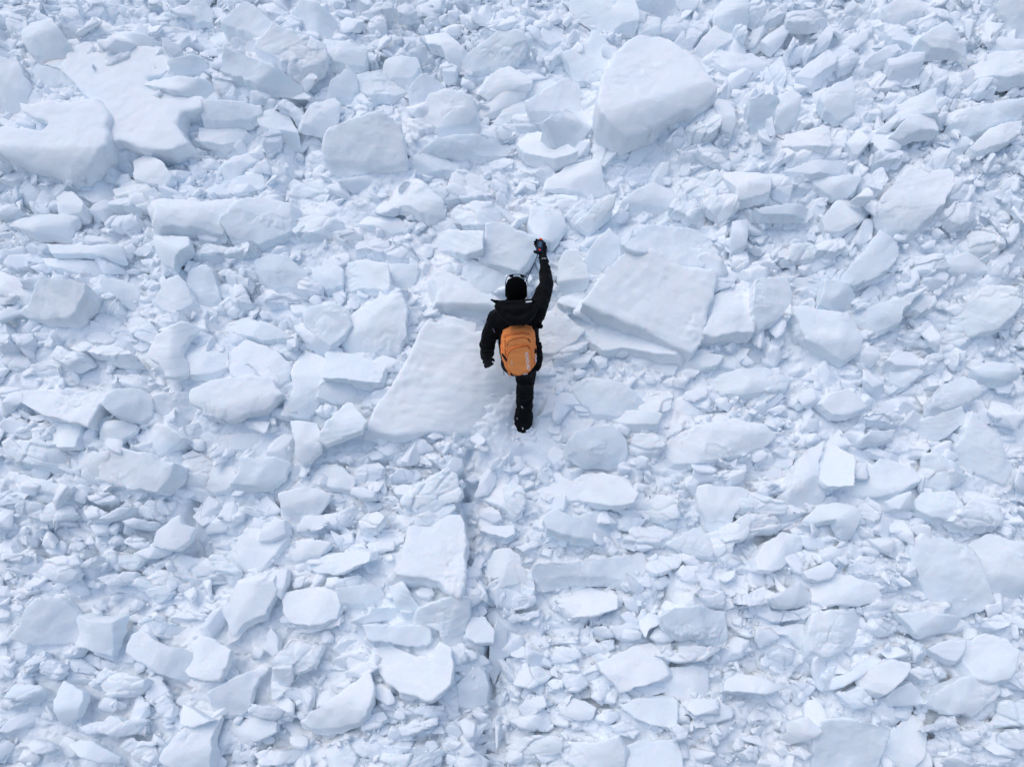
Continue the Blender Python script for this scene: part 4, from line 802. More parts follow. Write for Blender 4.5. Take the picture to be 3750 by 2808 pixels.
rough heap with a pitted bright centre;.44;.0,.1;0,60;90,1410 150,1300 260,1220 400,1260 440,1300 400,1390 300,1480 200,1510 110,1500;rough snow heap with a pitted bright centre at lower right
.;.42;.0,.1;0,40;-60,940 60,900 230,960 270,1000 260,1050 120,1060 -60,1010;small elongated level snow block right of the broad smooth block with a sharp left corner
.;.42;.0,.15;0,40;-60,1090 0,1060 120,1070 220,1120 120,1190 0,1220 -60,1200;small elongated level snow block right of the pebbly-faced triangular slab
rounded end-on slab;.42;.05,.0;0,30;440,1530 520,1490 630,1450 690,1510 650,1580 560,1600 480,1580;-
.;.44;0,.0;0,40;830,1490 900,1420 1080,1440 1090,1500 980,1550 860,1560;-
.;.38;.1,0;0,30;960,1580 1060,1500 1180,1480 1160,1560 1040,1640 980,1620;-
broad plain slab with an irregular upper edge;.42;.0,-.1;0,40;1330,1320 1420,1240 1600,1290 1760,1350 1850,1450 1900,1600 1960,1720 1980,1760 1900,1850 1660,1890 1560,1850 1440,1650 1350,1520;broad plain snow slab with an irregular upper edge at lower right
steep pale slab at the right edge;.4;.0,0;0,60;1790,1350 1960,1240 2208,1310 2290,1350 2290,1650 2208,1700 2150,1780 2000,1730 1920,1560;steep pale snow slab at the right edge at lower right
.;.34;0,.0;0,50;850,1300 960,1260 1050,1320 1040,1380 900,1370;-
.;.36;0,0;0,40;0,200 50,190 250,60 260,120 150,230 50,260;-
T 0 2058
broad grey slab with a thin bright lower lip;.42;.0,-.2;0,20;90,600 180,500 210,400 300,320 450,330 560,410 610,600 560,640 400,650 200,640;broad grey snow slab with a thin bright lower lip at lower left
plain squarish slab;.4;.05,-.2;20,10;580,660 630,590 570,490 620,450 760,490 880,500 890,600 870,740 760,720;plain squarish snow slab at lower left
long leaning slab with a bright lower edge;.46;.02,-.1;-20,50;1000,700 1050,620 1150,590 1260,660 1400,690 1530,750 1480,880 1560,980 1500,980 1300,900 1100,810 990,750;long leaning snow slab with a bright lower edge at lower left
bright rounded block resting against a long slab;.5;.0,.05;0,30;1480,880 1560,780 1560,680 1620,620 1720,640 1840,720 1810,830 1750,930 1640,940 1520,920;bright rounded snow block resting against a long slab at lower left
.;.4;.0,-.05;0,50;1090,520 1200,450 1440,530 1430,620 1340,610 1150,570;small elongated level snow block above the long leaning slab with a bright lower edge
.;.4;0,0;0,20;1300,400 1330,360 1420,370 1640,430 1590,460 1450,450 1310,450;-
.;.42;.0,.1;0,60;800,930 850,880 1000,910 1130,940 1110,1030 1080,1050 960,1060 880,1080 800,1000;mid-sized elongated level snow block right of the shield-shaped grey plate
shield-shaped grey plate;.42;.0,-.1;0,20;430,1130 480,990 560,1020 640,1060 650,1130 610,1230 540,1300 450,1290;shield-shaped grey snow plate at lower left
.;.4;.0,-.05;0,20;800,1360 880,1250 1040,1290 1170,1280 1130,1430 1060,1410 920,1420;small elongated level snow block below and right of the shield-shaped grey plate
.;.34;.0,-.1;0,40;620,1330 760,1290 830,1290 780,1380 700,1400;-
large bright block cut by the bottom edge;.48;-.05,.05;10,60;1280,1600 1380,1460 1480,1340 1470,1200 1600,1220 1760,1250 1700,1400 1680,1560 1650,1720 1450,1700;large bright snow block cut by the bottom edge at lower left
jagged bright sheet;.42;.0,.1;0,30;1450,1310 1480,1160 1560,1200 1640,1250 1700,1280 1560,1330;-
tall faceted pinnacle with bright folds;.5;-.1,.05;0,60;1780,370 1850,310 1900,200 2050,160 2170,170 2190,250 2100,420 1960,480 1880,560 1800,600 1820,480;tall faceted snow pinnacle with bright folds at lower left
.;.38;.05,0;0,20;1850,110 1950,140 2100,70 2208,30 2208,130 2100,170 1980,160;-
.;.42;.05,.05;0,30;105,920 200,820 330,720 370,730 330,800 240,870 130,950;-
.;.42;.05,.0;0,30;280,880 370,790 480,830 490,900 440,940 370,960;-
.;.38;.0,.0;0,30;0,1060 100,970 320,1000 360,1060 200,1090 60,1090;small elongated level snow block left of the shield-shaped grey plate
long low slab running up to the right;.38;.1,.05;0,40;0,1360 100,1260 340,1180 370,1210 200,1320 60,1370;-
.;.38;.05,.1;0,20;0,1140 160,1100 200,1130 60,1190 -40,1200;-
.;.38;.0,.05;0,40;200,1490 260,1450 410,1480 410,1520 330,1550 220,1530;-
long shelf cut by the bottom edge;.42;.0,.0;0,40;530,1510 650,1450 760,1460 930,1580 900,1640 780,1620;long snow shelf cut by the bottom edge at lower left
.;.4;.05,.05;0,50;970,1500 1050,1450 1230,1470 1260,1560 1240,1650 1100,1650 1050,1560;small elongated right-falling snow block right of the long shelf cut by the bottom edge
.;.36;0,0;0,40;650,790 720,760 860,790 940,850 830,880 720,840;-
.;.36;0,0;0,30;500,710 560,670 640,690 600,750 510,770;-
.;.34;0,0;0,40;50,350 150,310 250,300 180,380 90,390;-
.;.34;0,0;0,40;60,760 100,700 220,680 200,760 120,800;-
.;.36;0,0;0,40;500,850 570,790 650,800 790,890 720,920 590,890;-
.;.36;0,0;0,50;1150,1100 1200,990 1300,980 1370,1080 1260,1160;-
.;.36;0,0;0,30;1250,1170 1330,1090 1390,1160 1370,1250 1290,1260;-
.;.34;0,0;0,40;1040,1220 1100,1160 1190,1160 1200,1230 1080,1240;-
smooth plate with a curved bright seam;.38;.05,-.2;0,20;1730,1220 1700,1060 1800,1000 1960,920 2100,900 2020,1030 2000,1180 1930,1230;smooth snow plate with a curved bright seam at lower left
.;.36;.0,-.2;0,20;1750,1400 1850,1300 2040,1270 2208,1300 2200,1380 2000,1460 1850,1460;mid-sized elongated level snow block below the smooth plate with a curved bright seam
.;.38;.0,-.05;0,50;2020,1160 2150,1150 2290,1200 2330,1240 2208,1290 2050,1230;-
.;.38;.0,.1;0,20;1020,180 1120,140 1300,200 1370,240 1260,330 1180,260;small elongated right-falling snow block left of the curled arch-like shard
.;.34;.0,0;0,30;600,180 680,140 800,170 790,210 660,210;-
.;.34;0,0;0,20;800,130 880,100 1070,90 1050,150 900,190;-
T 900 2058
wide squarish block with two stacked ledges;.48;.0,.0;0,60;300,320 310,260 420,230 560,200 700,230 780,270 740,340 700,450 500,500 340,480 310,430;wide squarish snow block with two stacked ledges at lower left
bright lower step of the squarish block;.42;.0,.2;0,20;300,520 330,470 500,490 720,470 720,520 600,540 500,570 360,560;bright lower snow step of the squarish block at lower left
tall wedge pointing down;.44;.0,.0;0,10;180,120 250,70 330,70 310,180 260,290 220,220;-
flat-topped plank;.44;.0,.0;0,30;870,460 1010,410 1020,370 1180,370 1280,400 1280,450 1100,460 960,480;flat-topped snow plank at the lower centre
curved vertical rib;.42;-.1,.0;0,40;1150,220 1200,200 1280,190 1370,330 1410,430 1400,470 1340,450 1230,360;curved vertical snow rib at the lower centre
large slab with a rounded upright right side;.46;.05,-.1;0,40;1380,500 1420,380 1560,330 1640,300 1680,270 1800,310 1790,430 1740,600 1690,700 1600,660 1580,540;large snow slab with a rounded upright right side at the lower centre
long squared-off plank;.46;.0,.05;0,30;970,520 1200,520 1460,520 1470,620 1440,660 1300,670 1180,640 1030,630;long squared-off snow plank at the lower centre
huge squat block with a shaded front;.5;.05,-.05;0,60;1040,700 1200,680 1330,740 1480,790 1560,660 1650,700 1650,900 1640,980 1500,1100 1350,1060 1250,1040 1130,920 1060,850;huge squat snow block with a shaded front at the lower centre
large angular slab with a bright lower edge;.52;.0,.02;10,50;480,1280 560,1200 780,1060 960,930 1000,1030 980,1150 950,1240 850,1310 700,1340 560,1340;large angular snow slab with a bright lower edge at lower left
lantern-shaped lump standing alone;.5;.0,.0;0,30;160,700 180,580 210,550 250,610 250,720 210,760;-
.;.42;.0,.1;0,40;650,130 760,130 900,110 880,190 740,190 660,190;-
.;.4;.0,.0;0,60;740,210 900,190 1060,190 1090,260 1050,310 860,330 770,310;small elongated level snow block above and left of the flat-topped plank
ragged hanging block;.44;.0,.0;0,40;220,800 340,640 480,650 580,700 500,850 400,920 320,1020 240,1060 230,940;ragged hanging snow block at lower left
.;.42;.05,.05;0,40;660,840 780,760 900,740 980,790 900,850 760,870;-
.;.38;-.1,-.1;0,20;930,690 980,700 1030,780 1010,810 960,760;-
.;.38;.1,.0;0,40;800,900 960,810 1050,860 960,920 840,950;-
.;.38;.0,.0;0,40;730,500 780,450 860,480 930,560 770,550;-
.;.36;.0,.0;0,40;720,620 790,580 880,590 860,640 740,680;-
square slab set on edge;.42;.0,.0;0,60;1790,520 1830,460 1930,450 2000,560 1990,640 1860,640 1800,600;square snow slab set on edge at the lower centre
.;.4;.05,-.1;0,40;1740,1170 1730,1000 1850,860 1920,900 1955,1010 1930,1160 1820,1190;mid-sized upright elongated snow block below and left of the tall narrow ridge
.;.4;.0,.0;0,60;1680,780 1760,740 1900,750 1950,810 1830,880 1740,830;-
tall narrow ridge;.4;.05,.0;0,40;1960,850 1990,620 2030,500 2100,560 2100,700 2060,850 2010,960;tall narrow snow ridge at the lower centre
.;.42;.0,.1;0,30;1740,260 1780,210 1880,220 1920,300 1830,350;-
.;.42;.0,.1;0,40;1930,250 1990,130 2060,120 2090,250 2050,320 1950,310;-
icicle-like drooping lump;.42;.0,.0;0,40;1730,1300 1780,1270 1850,1310 1840,1400 1790,1460;-
.;.42;.0,.1;0,30;930,1320 990,1230 1100,1210 1140,1270 1080,1310 950,1360;-
.;.42;.0,.1;0,30;1260,1360 1350,1290 1520,1270 1530,1330 1400,1370 1270,1410;-
.;.36;0,0;0,40;1090,1160 1160,1090 1280,1120 1340,1170 1240,1210 1120,1200;-
.;.36;0,0;0,40;1400,1160 1600,1170 1610,1300 1540,1260 1380,1220;-
.;.42;0,0;0,60;830,1500 860,1450 950,1440 1000,1540 940,1570 870,1550;-
.;.4;.05,.05;0,60;630,1600 680,1500 800,1440 880,1590 840,1700 680,1720;small six-sided snow block below the large angular slab with a bright lower edge
.;.38;.0,.0;0,30;1020,1500 1150,1490 1310,1510 1240,1580 1080,1600 1010,1570;-
.;.38;0,.05;0,30;900,1640 1160,1600 1500,1540 1560,1560 1540,1650 1200,1720 900,1700;small elongated level snow block below the huge squat block with a shaded front
.;.42;.0,.0;0,50;1730,1620 1790,1540 1870,1540 1960,1630 1900,1720 1740,1720;-
.;.38;.0,0;0,50;1560,1120 1660,960 1720,1040 1720,1160 1700,1300 1600,1350;small upright elongated snow block below and left of the tall narrow ridge
broken pale sheet;.38;0,.05;0,30;70,1560 200,1500 400,1520 480,1600 300,1640 130,1640;broken pale snow sheet at lower left
T 1850 2058
flat tongue-shaped slab with a lit front edge;.44;.0,.0;0,30;470,270 480,210 660,200 790,250 880,270 880,370 730,410 560,430 470,380;flat tongue-shaped snow slab with a lit front edge at the lower centre
.;.36;.0,0;0,40;10,150 90,40 200,80 240,200 200,270 100,280;small six-sided snow block left of the flat tongue-shaped slab with a lit front edge
.;.38;.0,.1;0,20;40,330 80,290 230,260 240,320 160,370 60,380;-
.;.4;.0,.1;0,20;30,460 60,410 260,400 260,450 150,470 60,490;-
rounded hat-shaped block;.46;.0,.0;0,20;940,430 1000,400 1080,470 1070,510 1000,510;-
fang-shaped shard pointing down;.44;.0,.0;0,10;1100,490 1170,420 1260,440 1250,500 1170,540 1150,610 1110,540;-
small bright rough cube;.5;.0,.0;10,20;1550,260 1600,210 1750,240 1760,280 1750,360 1680,350 1600,290;-
large ragged slab with broken ledges;.46;.0,.05;0,50;1300,440 1400,380 1560,370 1760,420 1780,520 1780,620 1650,640 1600,600 1440,610 1340,540;large ragged snow slab with broken ledges at lower right
lower ragged slab under the broken ledges;.42;.0,.1;0,30;1260,760 1400,700 1540,680 1790,690 1700,740 1580,780 1400,800;lower ragged snow slab under the broken ledges at lower right
bright angular block with crossing seams;.5;-.02,.02;0,30;790,820 900,760 1080,700 1170,680 1230,720 1250,810 1290,910 1180,950 950,1040 900,960 820,880;bright angular snow block with crossing seams at the lower centre
.;.42;.0,.05;0,50;1000,1040 1150,990 1300,950 1300,1040 1180,1080 1060,1080;-
smooth trapezoid slab;.46;.0,.0;0,30;980,1180 1100,1110 1250,1110 1370,1130 1370,1330 1180,1310 1080,1270;smooth trapezoid snow slab at the lower centre
boxy chunk with a bright top;.46;.05,.0;20,30;460,1190 560,1110 640,1130 720,1180 690,1270 580,1280 470,1240;boxy snow chunk with a bright top at the lower centre
.;.42;.1,.05;0,10;430,1200 470,1100 520,1060 550,1080 460,1210;-
.;.42;.0,.05;0,40;480,980 510,910 610,910 660,990 600,1030 500,1030;-
.;.4;.0,.0;0,40;640,900 720,850 790,890 720,960 650,940;-
.;.4;.0,.05;0,40;80,990 180,850 300,850 390,890 330,960 200,1000;small elongated right-rising snow block below and right of the tall narrow ridge
.;.42;.0,.05;0,40;340,980 380,940 460,950 460,1010 390,1020;-
long tilted slab cut by the bottom edge;.48;.05,.05;0,40;470,1520 620,1480 760,1460 890,1410 930,1500 930,1640 760,1680 600,1660 500,1600;long tilted snow slab cut by the bottom edge at the lower centre
big mass cut by the bottom edge below a dark hole;.44;.0,.0;0,40;950,1520 1090,1460 1370,1450 1410,1560 1420,1720 1100,1720 950,1640;big snow mass cut by the bottom edge below a dark hole at the lower centre
.;.42;.0,.05;0,40;0,1530 180,1420 400,1400 490,1490 380,1560 200,1600 60,1590;mid-sized elongated level snow block below and left of the boxy chunk with a bright top
.;.38;.0,.0;0,50;740,1240 800,1180 880,1180 920,1260 860,1290 760,1280;-
.;.38;.0,.0;0,60;880,1340 960,1300 1080,1360 1030,1420 930,1410;-
.;.42;.0,.0;0,60;630,700 720,650 870,640 880,700 800,740 640,740;-
.;.42;.0,.05;0,60;710,560 760,530 910,520 900,570 800,600;-
.;.4;.0,.05;0,50;910,590 930,540 1090,570 1090,620 1000,620;-
.;.4;.0,-.05;0,60;980,660 1090,640 1080,700 1000,700;-
.;.38;.0,0;0,50;350,770 420,690 560,700 600,770 500,820 390,820;-
broad wrinkled shelf;.42;.0,.0;0,50;1360,860 1600,850 1640,900 1650,1090 1500,1130 1370,1090 1330,970;broad wrinkled snow shelf at lower right
long bright step;.46;.0,.15;0,40;1800,970 1900,900 2050,930 2208,1010 2290,1040 2150,1060 1950,1050 1800,1040;long bright snow step at lower right
.;.4;.0,.0;0,40;520,600 620,530 690,560 710,620 560,640;-
.;.38;.0,.0;0,40;1040,300 1080,240 1170,220 1170,290 1080,320;-
.;.36;.0,.0;0,40;1260,400 1320,320 1450,350 1490,390 1380,440 1270,440;-
.;.44;0,.1;0,30;1950,350 2000,300 2180,260 2208,290 2150,330 1980,360;-
.;.38;0,.0;0,50;110,1190 200,1080 300,1090 320,1160 240,1220 150,1260;-
.;.38;0,.0;0,30;1760,1180 1850,1130 1940,1120 1930,1160 1820,1180;-
.;.42;0,.0;0,60;1350,1330 1400,1310 1470,1350 1470,1420 1400,1440;-
T 2750 2058
.;.42;.0,.1;0,30;-60,270 100,220 200,270 200,320 0,350 -60,340;-
smooth nose-shaped block;.44;.0,.05;0,50;200,280 300,220 400,170 500,270 500,300 400,350 260,350;smooth nose-shaped snow block at lower right
wide arrowhead slab pointing right;.44;.0,.0;0,40;540,310 530,180 680,100 800,110 1000,190 1080,270 1060,320 900,350 700,330 620,350;wide arrowhead snow slab pointing right at lower right
.;.42;.0,.0;0,20;100,430 250,400 480,390 520,430 420,470 200,480;-
grand folded slab with arched underside;.46;.0,.05;0,20;-60,720 20,700 50,620 120,590 290,600 400,700 490,780 490,640 440,520 200,520 0,510 -60,560;grand folded snow slab with arched underside at lower right
fan of upright ribs;.46;.1,.0;0,50;500,560 540,440 700,400 830,390 870,460 920,560 840,640 740,720 620,740 530,700;fan of upright ribs at lower right
chunky bright-ended bar;.48;.1,.1;0,30;740,690 900,600 980,570 1040,640 1000,670 860,690 780,720;-
smooth slab with a pointed right end;.46;.0,.05;0,20;1220,420 1400,400 1560,430 1690,440 1750,470 1680,520 1590,550 1410,610 1340,540;smooth snow slab with a pointed right end at lower right
triangular slab with a square right end;.44;.0,.0;0,40;1440,700 1560,650 1730,630 1700,740 1650,790 1540,760;-
broad plain block;.42;.0,.0;0,50;1740,660 1900,600 2050,640 2150,720 2120,840 2100,920 1950,950 1830,900 1740,800;broad plain snow block at lower right
narrow plank leaning on its neighbour;.44;.05,.0;10,30;620,1020 700,960 850,860 980,800 1040,820 900,920 740,1030 680,1050;narrow snow plank leaning on its neighbour at lower right
.;.42;.05,.0;0,30;820,870 850,760 960,730 980,800 900,860;-
bright-sided block with a stepped left edge;.46;.1,.1;10,20;900,940 1010,850 1130,800 1280,830 1290,880 1100,1060 1020,1040 930,1000;bright-sided snow block with a stepped left edge at lower right
smooth dark-topped cube;.44;-.05,-.3;0,20;1120,1100 1170,1040 1300,980 1340,1040 1390,1140 1290,1150 1160,1170;smooth dark-topped snow cube at lower right
.;.42;.05,.0;0,60;1290,880 1360,840 1460,860 1490,900 1470,960 1400,960;-
wide slab with an overhanging lower edge;.46;.02,-.1;0,30;1440,1150 1600,1010 1700,960 1950,970 2020,1080 1900,1200 1830,1260 1760,1220 1650,1230;wide snow slab with an overhanging lower edge at lower right
.;.44;.0,-.05;0,20;720,1070 880,1020 970,1100 1000,1170 860,1200 800,1150;small elongated level snow block below the narrow plank leaning on its neighbour
large plain blue-grey slab at the bottom edge;.44;.05,-.35;-20,40;520,1400 600,1280 700,1270 900,1290 1030,1320 1130,1350 1080,1470 1040,1640 1000,1760 600,1740 520,1640;large plain blue-grey snow slab at the bottom edge at lower right
smooth ramp cut by the bottom edge;.36;.1,-.1;0,40;1150,1400 1330,1290 1430,1310 1450,1400 1400,1560 1300,1680 1100,1720 1060,1600;smooth snow ramp cut by the bottom edge at lower right
rounded plate with a bright tip;.44;.05,.0;0,30;330,1400 350,1300 460,1260 560,1370 460,1450 380,1480 320,1460;rounded snow plate with a bright tip at lower right
.;.42;.0,.0;0,40;1450,1370 1500,1320 1650,1250 1670,1330 1600,1350;-
.;.4;.0,-.05;0,40;1430,1540 1440,1450 1560,1400 1600,1470 1580,1560 1500,1590;-
.;.42;.0,-.05;0,60;1600,1600 1680,1530 1760,1510 1820,1640 1740,1720 1600,1700;-
.;.38;.0,.0;0,40;1740,1440 1700,1380 1830,1350 1860,1440 1800,1490;-
.;.38;.0,.0;0,60;60,1620 0,1600 -50,1540 0,1490 60,1500;-
.;.42;.0,.0;0,40;2050,1480 2070,1400 2208,1360 2290,1380 2290,1480 2150,1510;-
.;.4;0,0;0,50;1850,480 2000,410 2110,440 2100,510 1980,540 1880,530;-
.;.4;0,0;0,50;2120,920 2208,890 2290,920 2290,1030 2150,1020 2000,980;-
.;.38;.05,-.1;0,50;2030,1340 2060,1150 2208,1120 2290,1160 2290,1320 2150,1330;small six-sided snow block right of the wide slab with an overhanging lower edge
.;.4;0,0;0,30;190,740 260,680 350,720 330,820 250,870 200,820;-
.;.36;0,0;0,30;360,830 480,800 560,840 560,900 450,920 370,900;-
.;.36;0,0;0,30;380,990 500,960 530,1000 480,1110 400,1150;-
.;.38;0,0;0,60;1300,1170 1330,1160 1300,1280 1180,1240 1130,1180;-
.;.36;0,0;0,50;1080,450 1190,480 1180,560 1090,580 1040,520;-
.;.38;0,0;0,50;1080,300 1150,320 1150,400 1060,430 900,420 880,370;-
"""

BL = parse_blocks(BLOCKS)
SPARE = []
for i_, sp_ in enumerate(BL):
    r_ = build_block(sp_, i_)
    if r_ is None: continue
    if LAB[i_] == '-': SPARE.append((r_[0], r_[1])); continue
    tag(put('snow_block', r_[0], loc=r_[1]), LAB[i_], 'snow block', 'broken snow blocks of the avalanche debris')

# ---------------------------------------------------------------- the debris sheet and the loose rubble
HM, MM = footprints(BL)
_bm = blur(MM, 6)
BANK = (blur(HM*MM, 6)+.02*.26)/(_bm+.02)
COVER = blur(MM, 4)
_q = lambda x, y: tuple(to_plane(x, y, .1)[0][:2])
PITS = [(0, 0, .17, .10), (-.06, .64, .20, .0), (*_q(1935, 1690), .13, .02), (*_q(2010, 1735), .12, .03), (*_q(1925, 1800), .11, .05)]
def chop(u, v):
    """how broken up the snow between the blocks is: 0.25 drifted smooth .. 1 churned"""
    return np.clip(.62+fbm(np.stack([u, v, u*0], 1)/.75, 2, 77)*.75, .25, 1)
def ground_height(u, v):
    p = np.stack([u, v, np.zeros_like(u)], 1)
    wu = u+fbm(p/.5, 2, 75)*.09; wv = v+fbm(p/.5, 2, 76)*.07
    z = fbm(p/1.1, 3, 71)*.05 + fbm(p/.2, 2, 72)*.015
    amt = chop(u, v)
    z += amt*(facets(wu/.30, wv/.19, 3, .8, .7)*.13 + facets(wu/.13+9, wv/.085, 4, .8, .8)*.06)
    z += facets(wu/.055, wv/.045, 5, .7, .8)*.02*(1.25-amt)
    z = z+relief(u, v)+sample(BANK, u, v)-.12-.04*(1-sample(COVER, u, v))
    for a, b, dz in STEPS_UV:                       # open cracks along the fractures
        e = (b-a)/np.linalg.norm(b-a); q = (u-a[0])*e[0]+(v-a[1])*e[1]; s = (u-a[0])*e[1]-(v-a[1])*e[0]+.06*vnoise(np.stack([q/.3, q*0, q*0], 1), 33)
        z = z-.16*np.exp(-(s/.05)**2)*(q > 0)*(q < np.linalg.norm(b-a))
    for a, b, r, lv in PITS:                        # trodden hollows: the boots and the steps kicked on the way up
        k = np.exp(-((u-a)**2+(v-b)**2)/r**2)
        z = z+(lv-z)*np.minimum(1, k*1.5)
    return z
def sheet(name, u0, u1, v0, v1, st, drop=0, hole=None):
    us = np.arange(u0, u1+st/2, st); vs = np.arange(v0, v1+st/2, st)
    uu, vv = np.meshgrid(us, vs); u, v = uu.ravel(), vv.ravel()
    z = ground_height(u, v)-drop
    w_ = u[:, None]*U+v[:, None]*V+z[:, None]*N
    nu, nv = len(us), len(vs)
    idx = np.arange(nu*nv).reshape(nv, nu)
    q = np.stack([idx[:-1, :-1], idx[:-1, 1:], idx[1:, 1:], idx[1:, :-1]], -1).reshape(-1, 4)
    return w_, q
def np_mesh(name, vs, q, mat):
    me = bpy.data.meshes.new(name); k = q.shape[1]
    me.vertices.add(len(vs)); me.vertices.foreach_set('co', vs.astype(np.float32).ravel())
    me.loops.add(q.size); me.loops.foreach_set('vertex_index', q.astype(np.int32).ravel())
    me.polygons.add(len(q)); me.polygons.foreach_set('loop_start', np.arange(0, q.size, k, dtype=np.int32))
    me.update(calc_edges=True); me.validate()
    me.shade_smooth(); me.materials.append(mat)
    return me
vs_, q_ = sheet('snow_slope', -8, 8, -5.5, 7.5, .017)
far = 160
fv = np.array([[-far, -far], [far, -far], [far, far], [-far, far]])
a_, b_ = sheet('x', -far, far, -far, far, 4.0, drop=.35)
tag(put('snow_slope', np_mesh('snow_slope', np.vstack([vs_, a_]), np.vstack([q_, b_+len(vs_)]), GROUND)), kind='structure')

def chunk(seed, cuts, thin=1.0):
    """a sharp broken shard: hull of a few points, its faces slightly uneven"""
    rs = np.random.RandomState(seed)
    p = rs.normal(size=(12, 3)); p /= np.linalg.norm(p, axis=1)[:, None]; p *= rs.uniform(.4, .6, (12, 1))
    p *= np.array([1, rs.uniform(.5, .9), rs.uniform(.25, .55)*thin])
    bm = bmesh.new()
    for q in p: bm.verts.new(q)
    bmesh.ops.convex_hull(bm, input=bm.verts)
    for v in [v for v in bm.verts if not v.link_faces]: bm.verts.remove(v)
    if cuts:
        bmesh.ops.dissolve_limit(bm, angle_limit=.45, verts=bm.verts, edges=bm.edges)
        bmesh.ops.bevel(bm, geom=bm.edges, offset=.022, segments=1, affect='EDGES')
        bmesh.ops.triangulate(bm, faces=bm.faces)
        bmesh.ops.subdivide_edges(bm, edges=bm.edges, cuts=cuts, use_grid_fill=True)
    bmesh.ops.triangulate(bm, faces=bm.faces)
    bmesh.ops.recalc_face_normals(bm, faces=bm.faces)
    bm.verts.index_update(); bm.normal_update()
    co = np.array([v.co[:] for v in bm.verts]); no = np.array([v.normal[:] for v in bm.verts])
    q = np.array([[v.index for v in f.verts] for f in bm.faces]); bm.free()
    if cuts: co += no*(fbm(co/.3, 2, seed)*.025+fbm(co/.09, 2, seed+5)*.02)[:, None]
    return co, q
MC = np.clip(blur(MM, 1)*1.15, 0, 1)
def rubble(n, smin, smax, protos, seed, zoff, region=(-7, 7, -4.6, 5.6)):
    rs = np.random.RandomState(seed)
    u = rs.uniform(region[0], region[1], n); v = rs.uniform(region[2], region[3], n)
    s = smin*(smax/smin)**(rs.rand(n)**1.6)
    cov = sample(MC, u, v)
    keep = rs.rand(n) > cov*np.where(s > .16, 1.02, np.where(s > .09, .96, .965))
    feet = np.minimum(np.hypot(u, v), np.hypot(u+.05, v-.62))
    keep &= rs.rand(n) < np.where(s > .16, 1.0, (chop(u, v)-.18)*1.25)
    keep &= ~((s > .07) & (feet < .17+s*.6))
    u, v, s = u[keep], v[keep], s[keep]; n = len(u)
    a = run_angle(u, v)+rs.normal(0, .45, n)+np.where(rs.rand(n) < .5, math.pi, 0)
    tx, ty = rs.normal(0, .5, n), rs.normal(.1, .5, n)
    z = ground_height(u, v)+zoff+s*rs.uniform(-.05, .22, n)
    ca, sa, cx, sx, cy, sy = np.cos(a), np.sin(a), np.cos(tx), np.sin(tx), np.cos(ty), np.sin(ty)
    which = rs.randint(len(protos), size=n); V_ = []; Q_ = []; off = 0
    for k, (co, q) in enumerate(protos):
        m = which == k; nk = int(m.sum())
        if not nk: continue
        c = co[None]*s[m][:, None, None]
        x, y, w_ = c[..., 0], c[..., 1], c[..., 2]
        C = lambda t: t[m][:, None]
        x, w_ = x*C(cy)+w_*C(sy), w_*C(cy)-x*C(sy)
        y, w_ = y*C(cx)-w_*C(sx), w_*C(cx)+y*C(sx)
        x, y = x*C(ca)-y*C(sa), y*C(ca)+x*C(sa)
        c = np.stack([x+C(u), y+C(v), w_+C(z)], -1).reshape(-1, 3)
        V_.append(c); Q_.append((q[None]+(np.arange(nk)*len(co))[:, None, None]).reshape(-1, 3)+off); off += len(c)
    vs = np.vstack(V_)
    if len(V_) == 0: return None
    return vs[:, :1]*U+vs[:, 1:2]*V+vs[:, 2:3]*N, np.vstack(Q_)
big_p = [chunk(s, 2) for s in range(18)]
mid_p = [chunk(60+s, 1) for s in range(16)]
small_p = [chunk(40+s, 0) for s in range(14)]
VV, QQ = [], []; off_ = 0
for arg in ((6500, .16, .40, big_p, 5, .0), (13000, .06, .2, mid_p, 7, .02)):
    rv, rq = rubble(*arg); VV.append(rv); QQ.append(rq+off_); off_ += len(rv)
for k_ in range(16):                            # clods thrown up round the boot
    an_ = k_*.393+.2*math.sin(k_*5.1); rr_ = .10+.035*math.sin(k_*2.3)
    c_, q_ = mid_p[k_]; c_ = c_*(.07+.03*math.sin(k_*3.7))+np.array([rr_*math.cos(an_)-.005, rr_*math.sin(an_)-.02, .12])
    VV.append(c_[:, :1]*U+c_[:, 1:2]*V+c_[:, 2:3]*N); QQ.append(q_+off_); off_ += len(c_)
tag(put('snow_rubble', np_mesh('snow_rubble', np.vstack(VV), np.vstack(QQ), LOOSE)), 'loose broken snow rubble filling the gaps between the larger blocks', 'snow rubble', kind='stuff')
VV, QQ = [], []; off_ = 0
for me_, world_ in SPARE:                       # the smaller fragments of the photograph, past the three hundred largest
    co_ = np.empty(len(me_.vertices)*3, dtype=np.float32); me_.vertices.foreach_get('co', co_)
    li = np.empty(len(me_.loops), dtype=np.int32); me_.loops.foreach_get('vertex_index', li)
    VV.append(co_.reshape(-1, 3)+world_); QQ.append(li.reshape(-1, 4)+off_); off_ += len(me_.vertices)
    bpy.data.meshes.remove(me_)
tag(put('snow_fragments', np_mesh('snow_fragments', np.vstack(VV), np.vstack(QQ), LOOSE)), 'smaller broken snow fragments wedged between the large blocks', 'snow fragments', kind='stuff')
cv_, cq_ = rubble(20000, .018, .07, small_p, 6, .03)
tag(put('snow_crumbs', np_mesh('snow_crumbs', cv_, cq_, LOOSE)), 'fine crumbs of snow scattered over the debris', 'snow crumbs', kind='stuff')
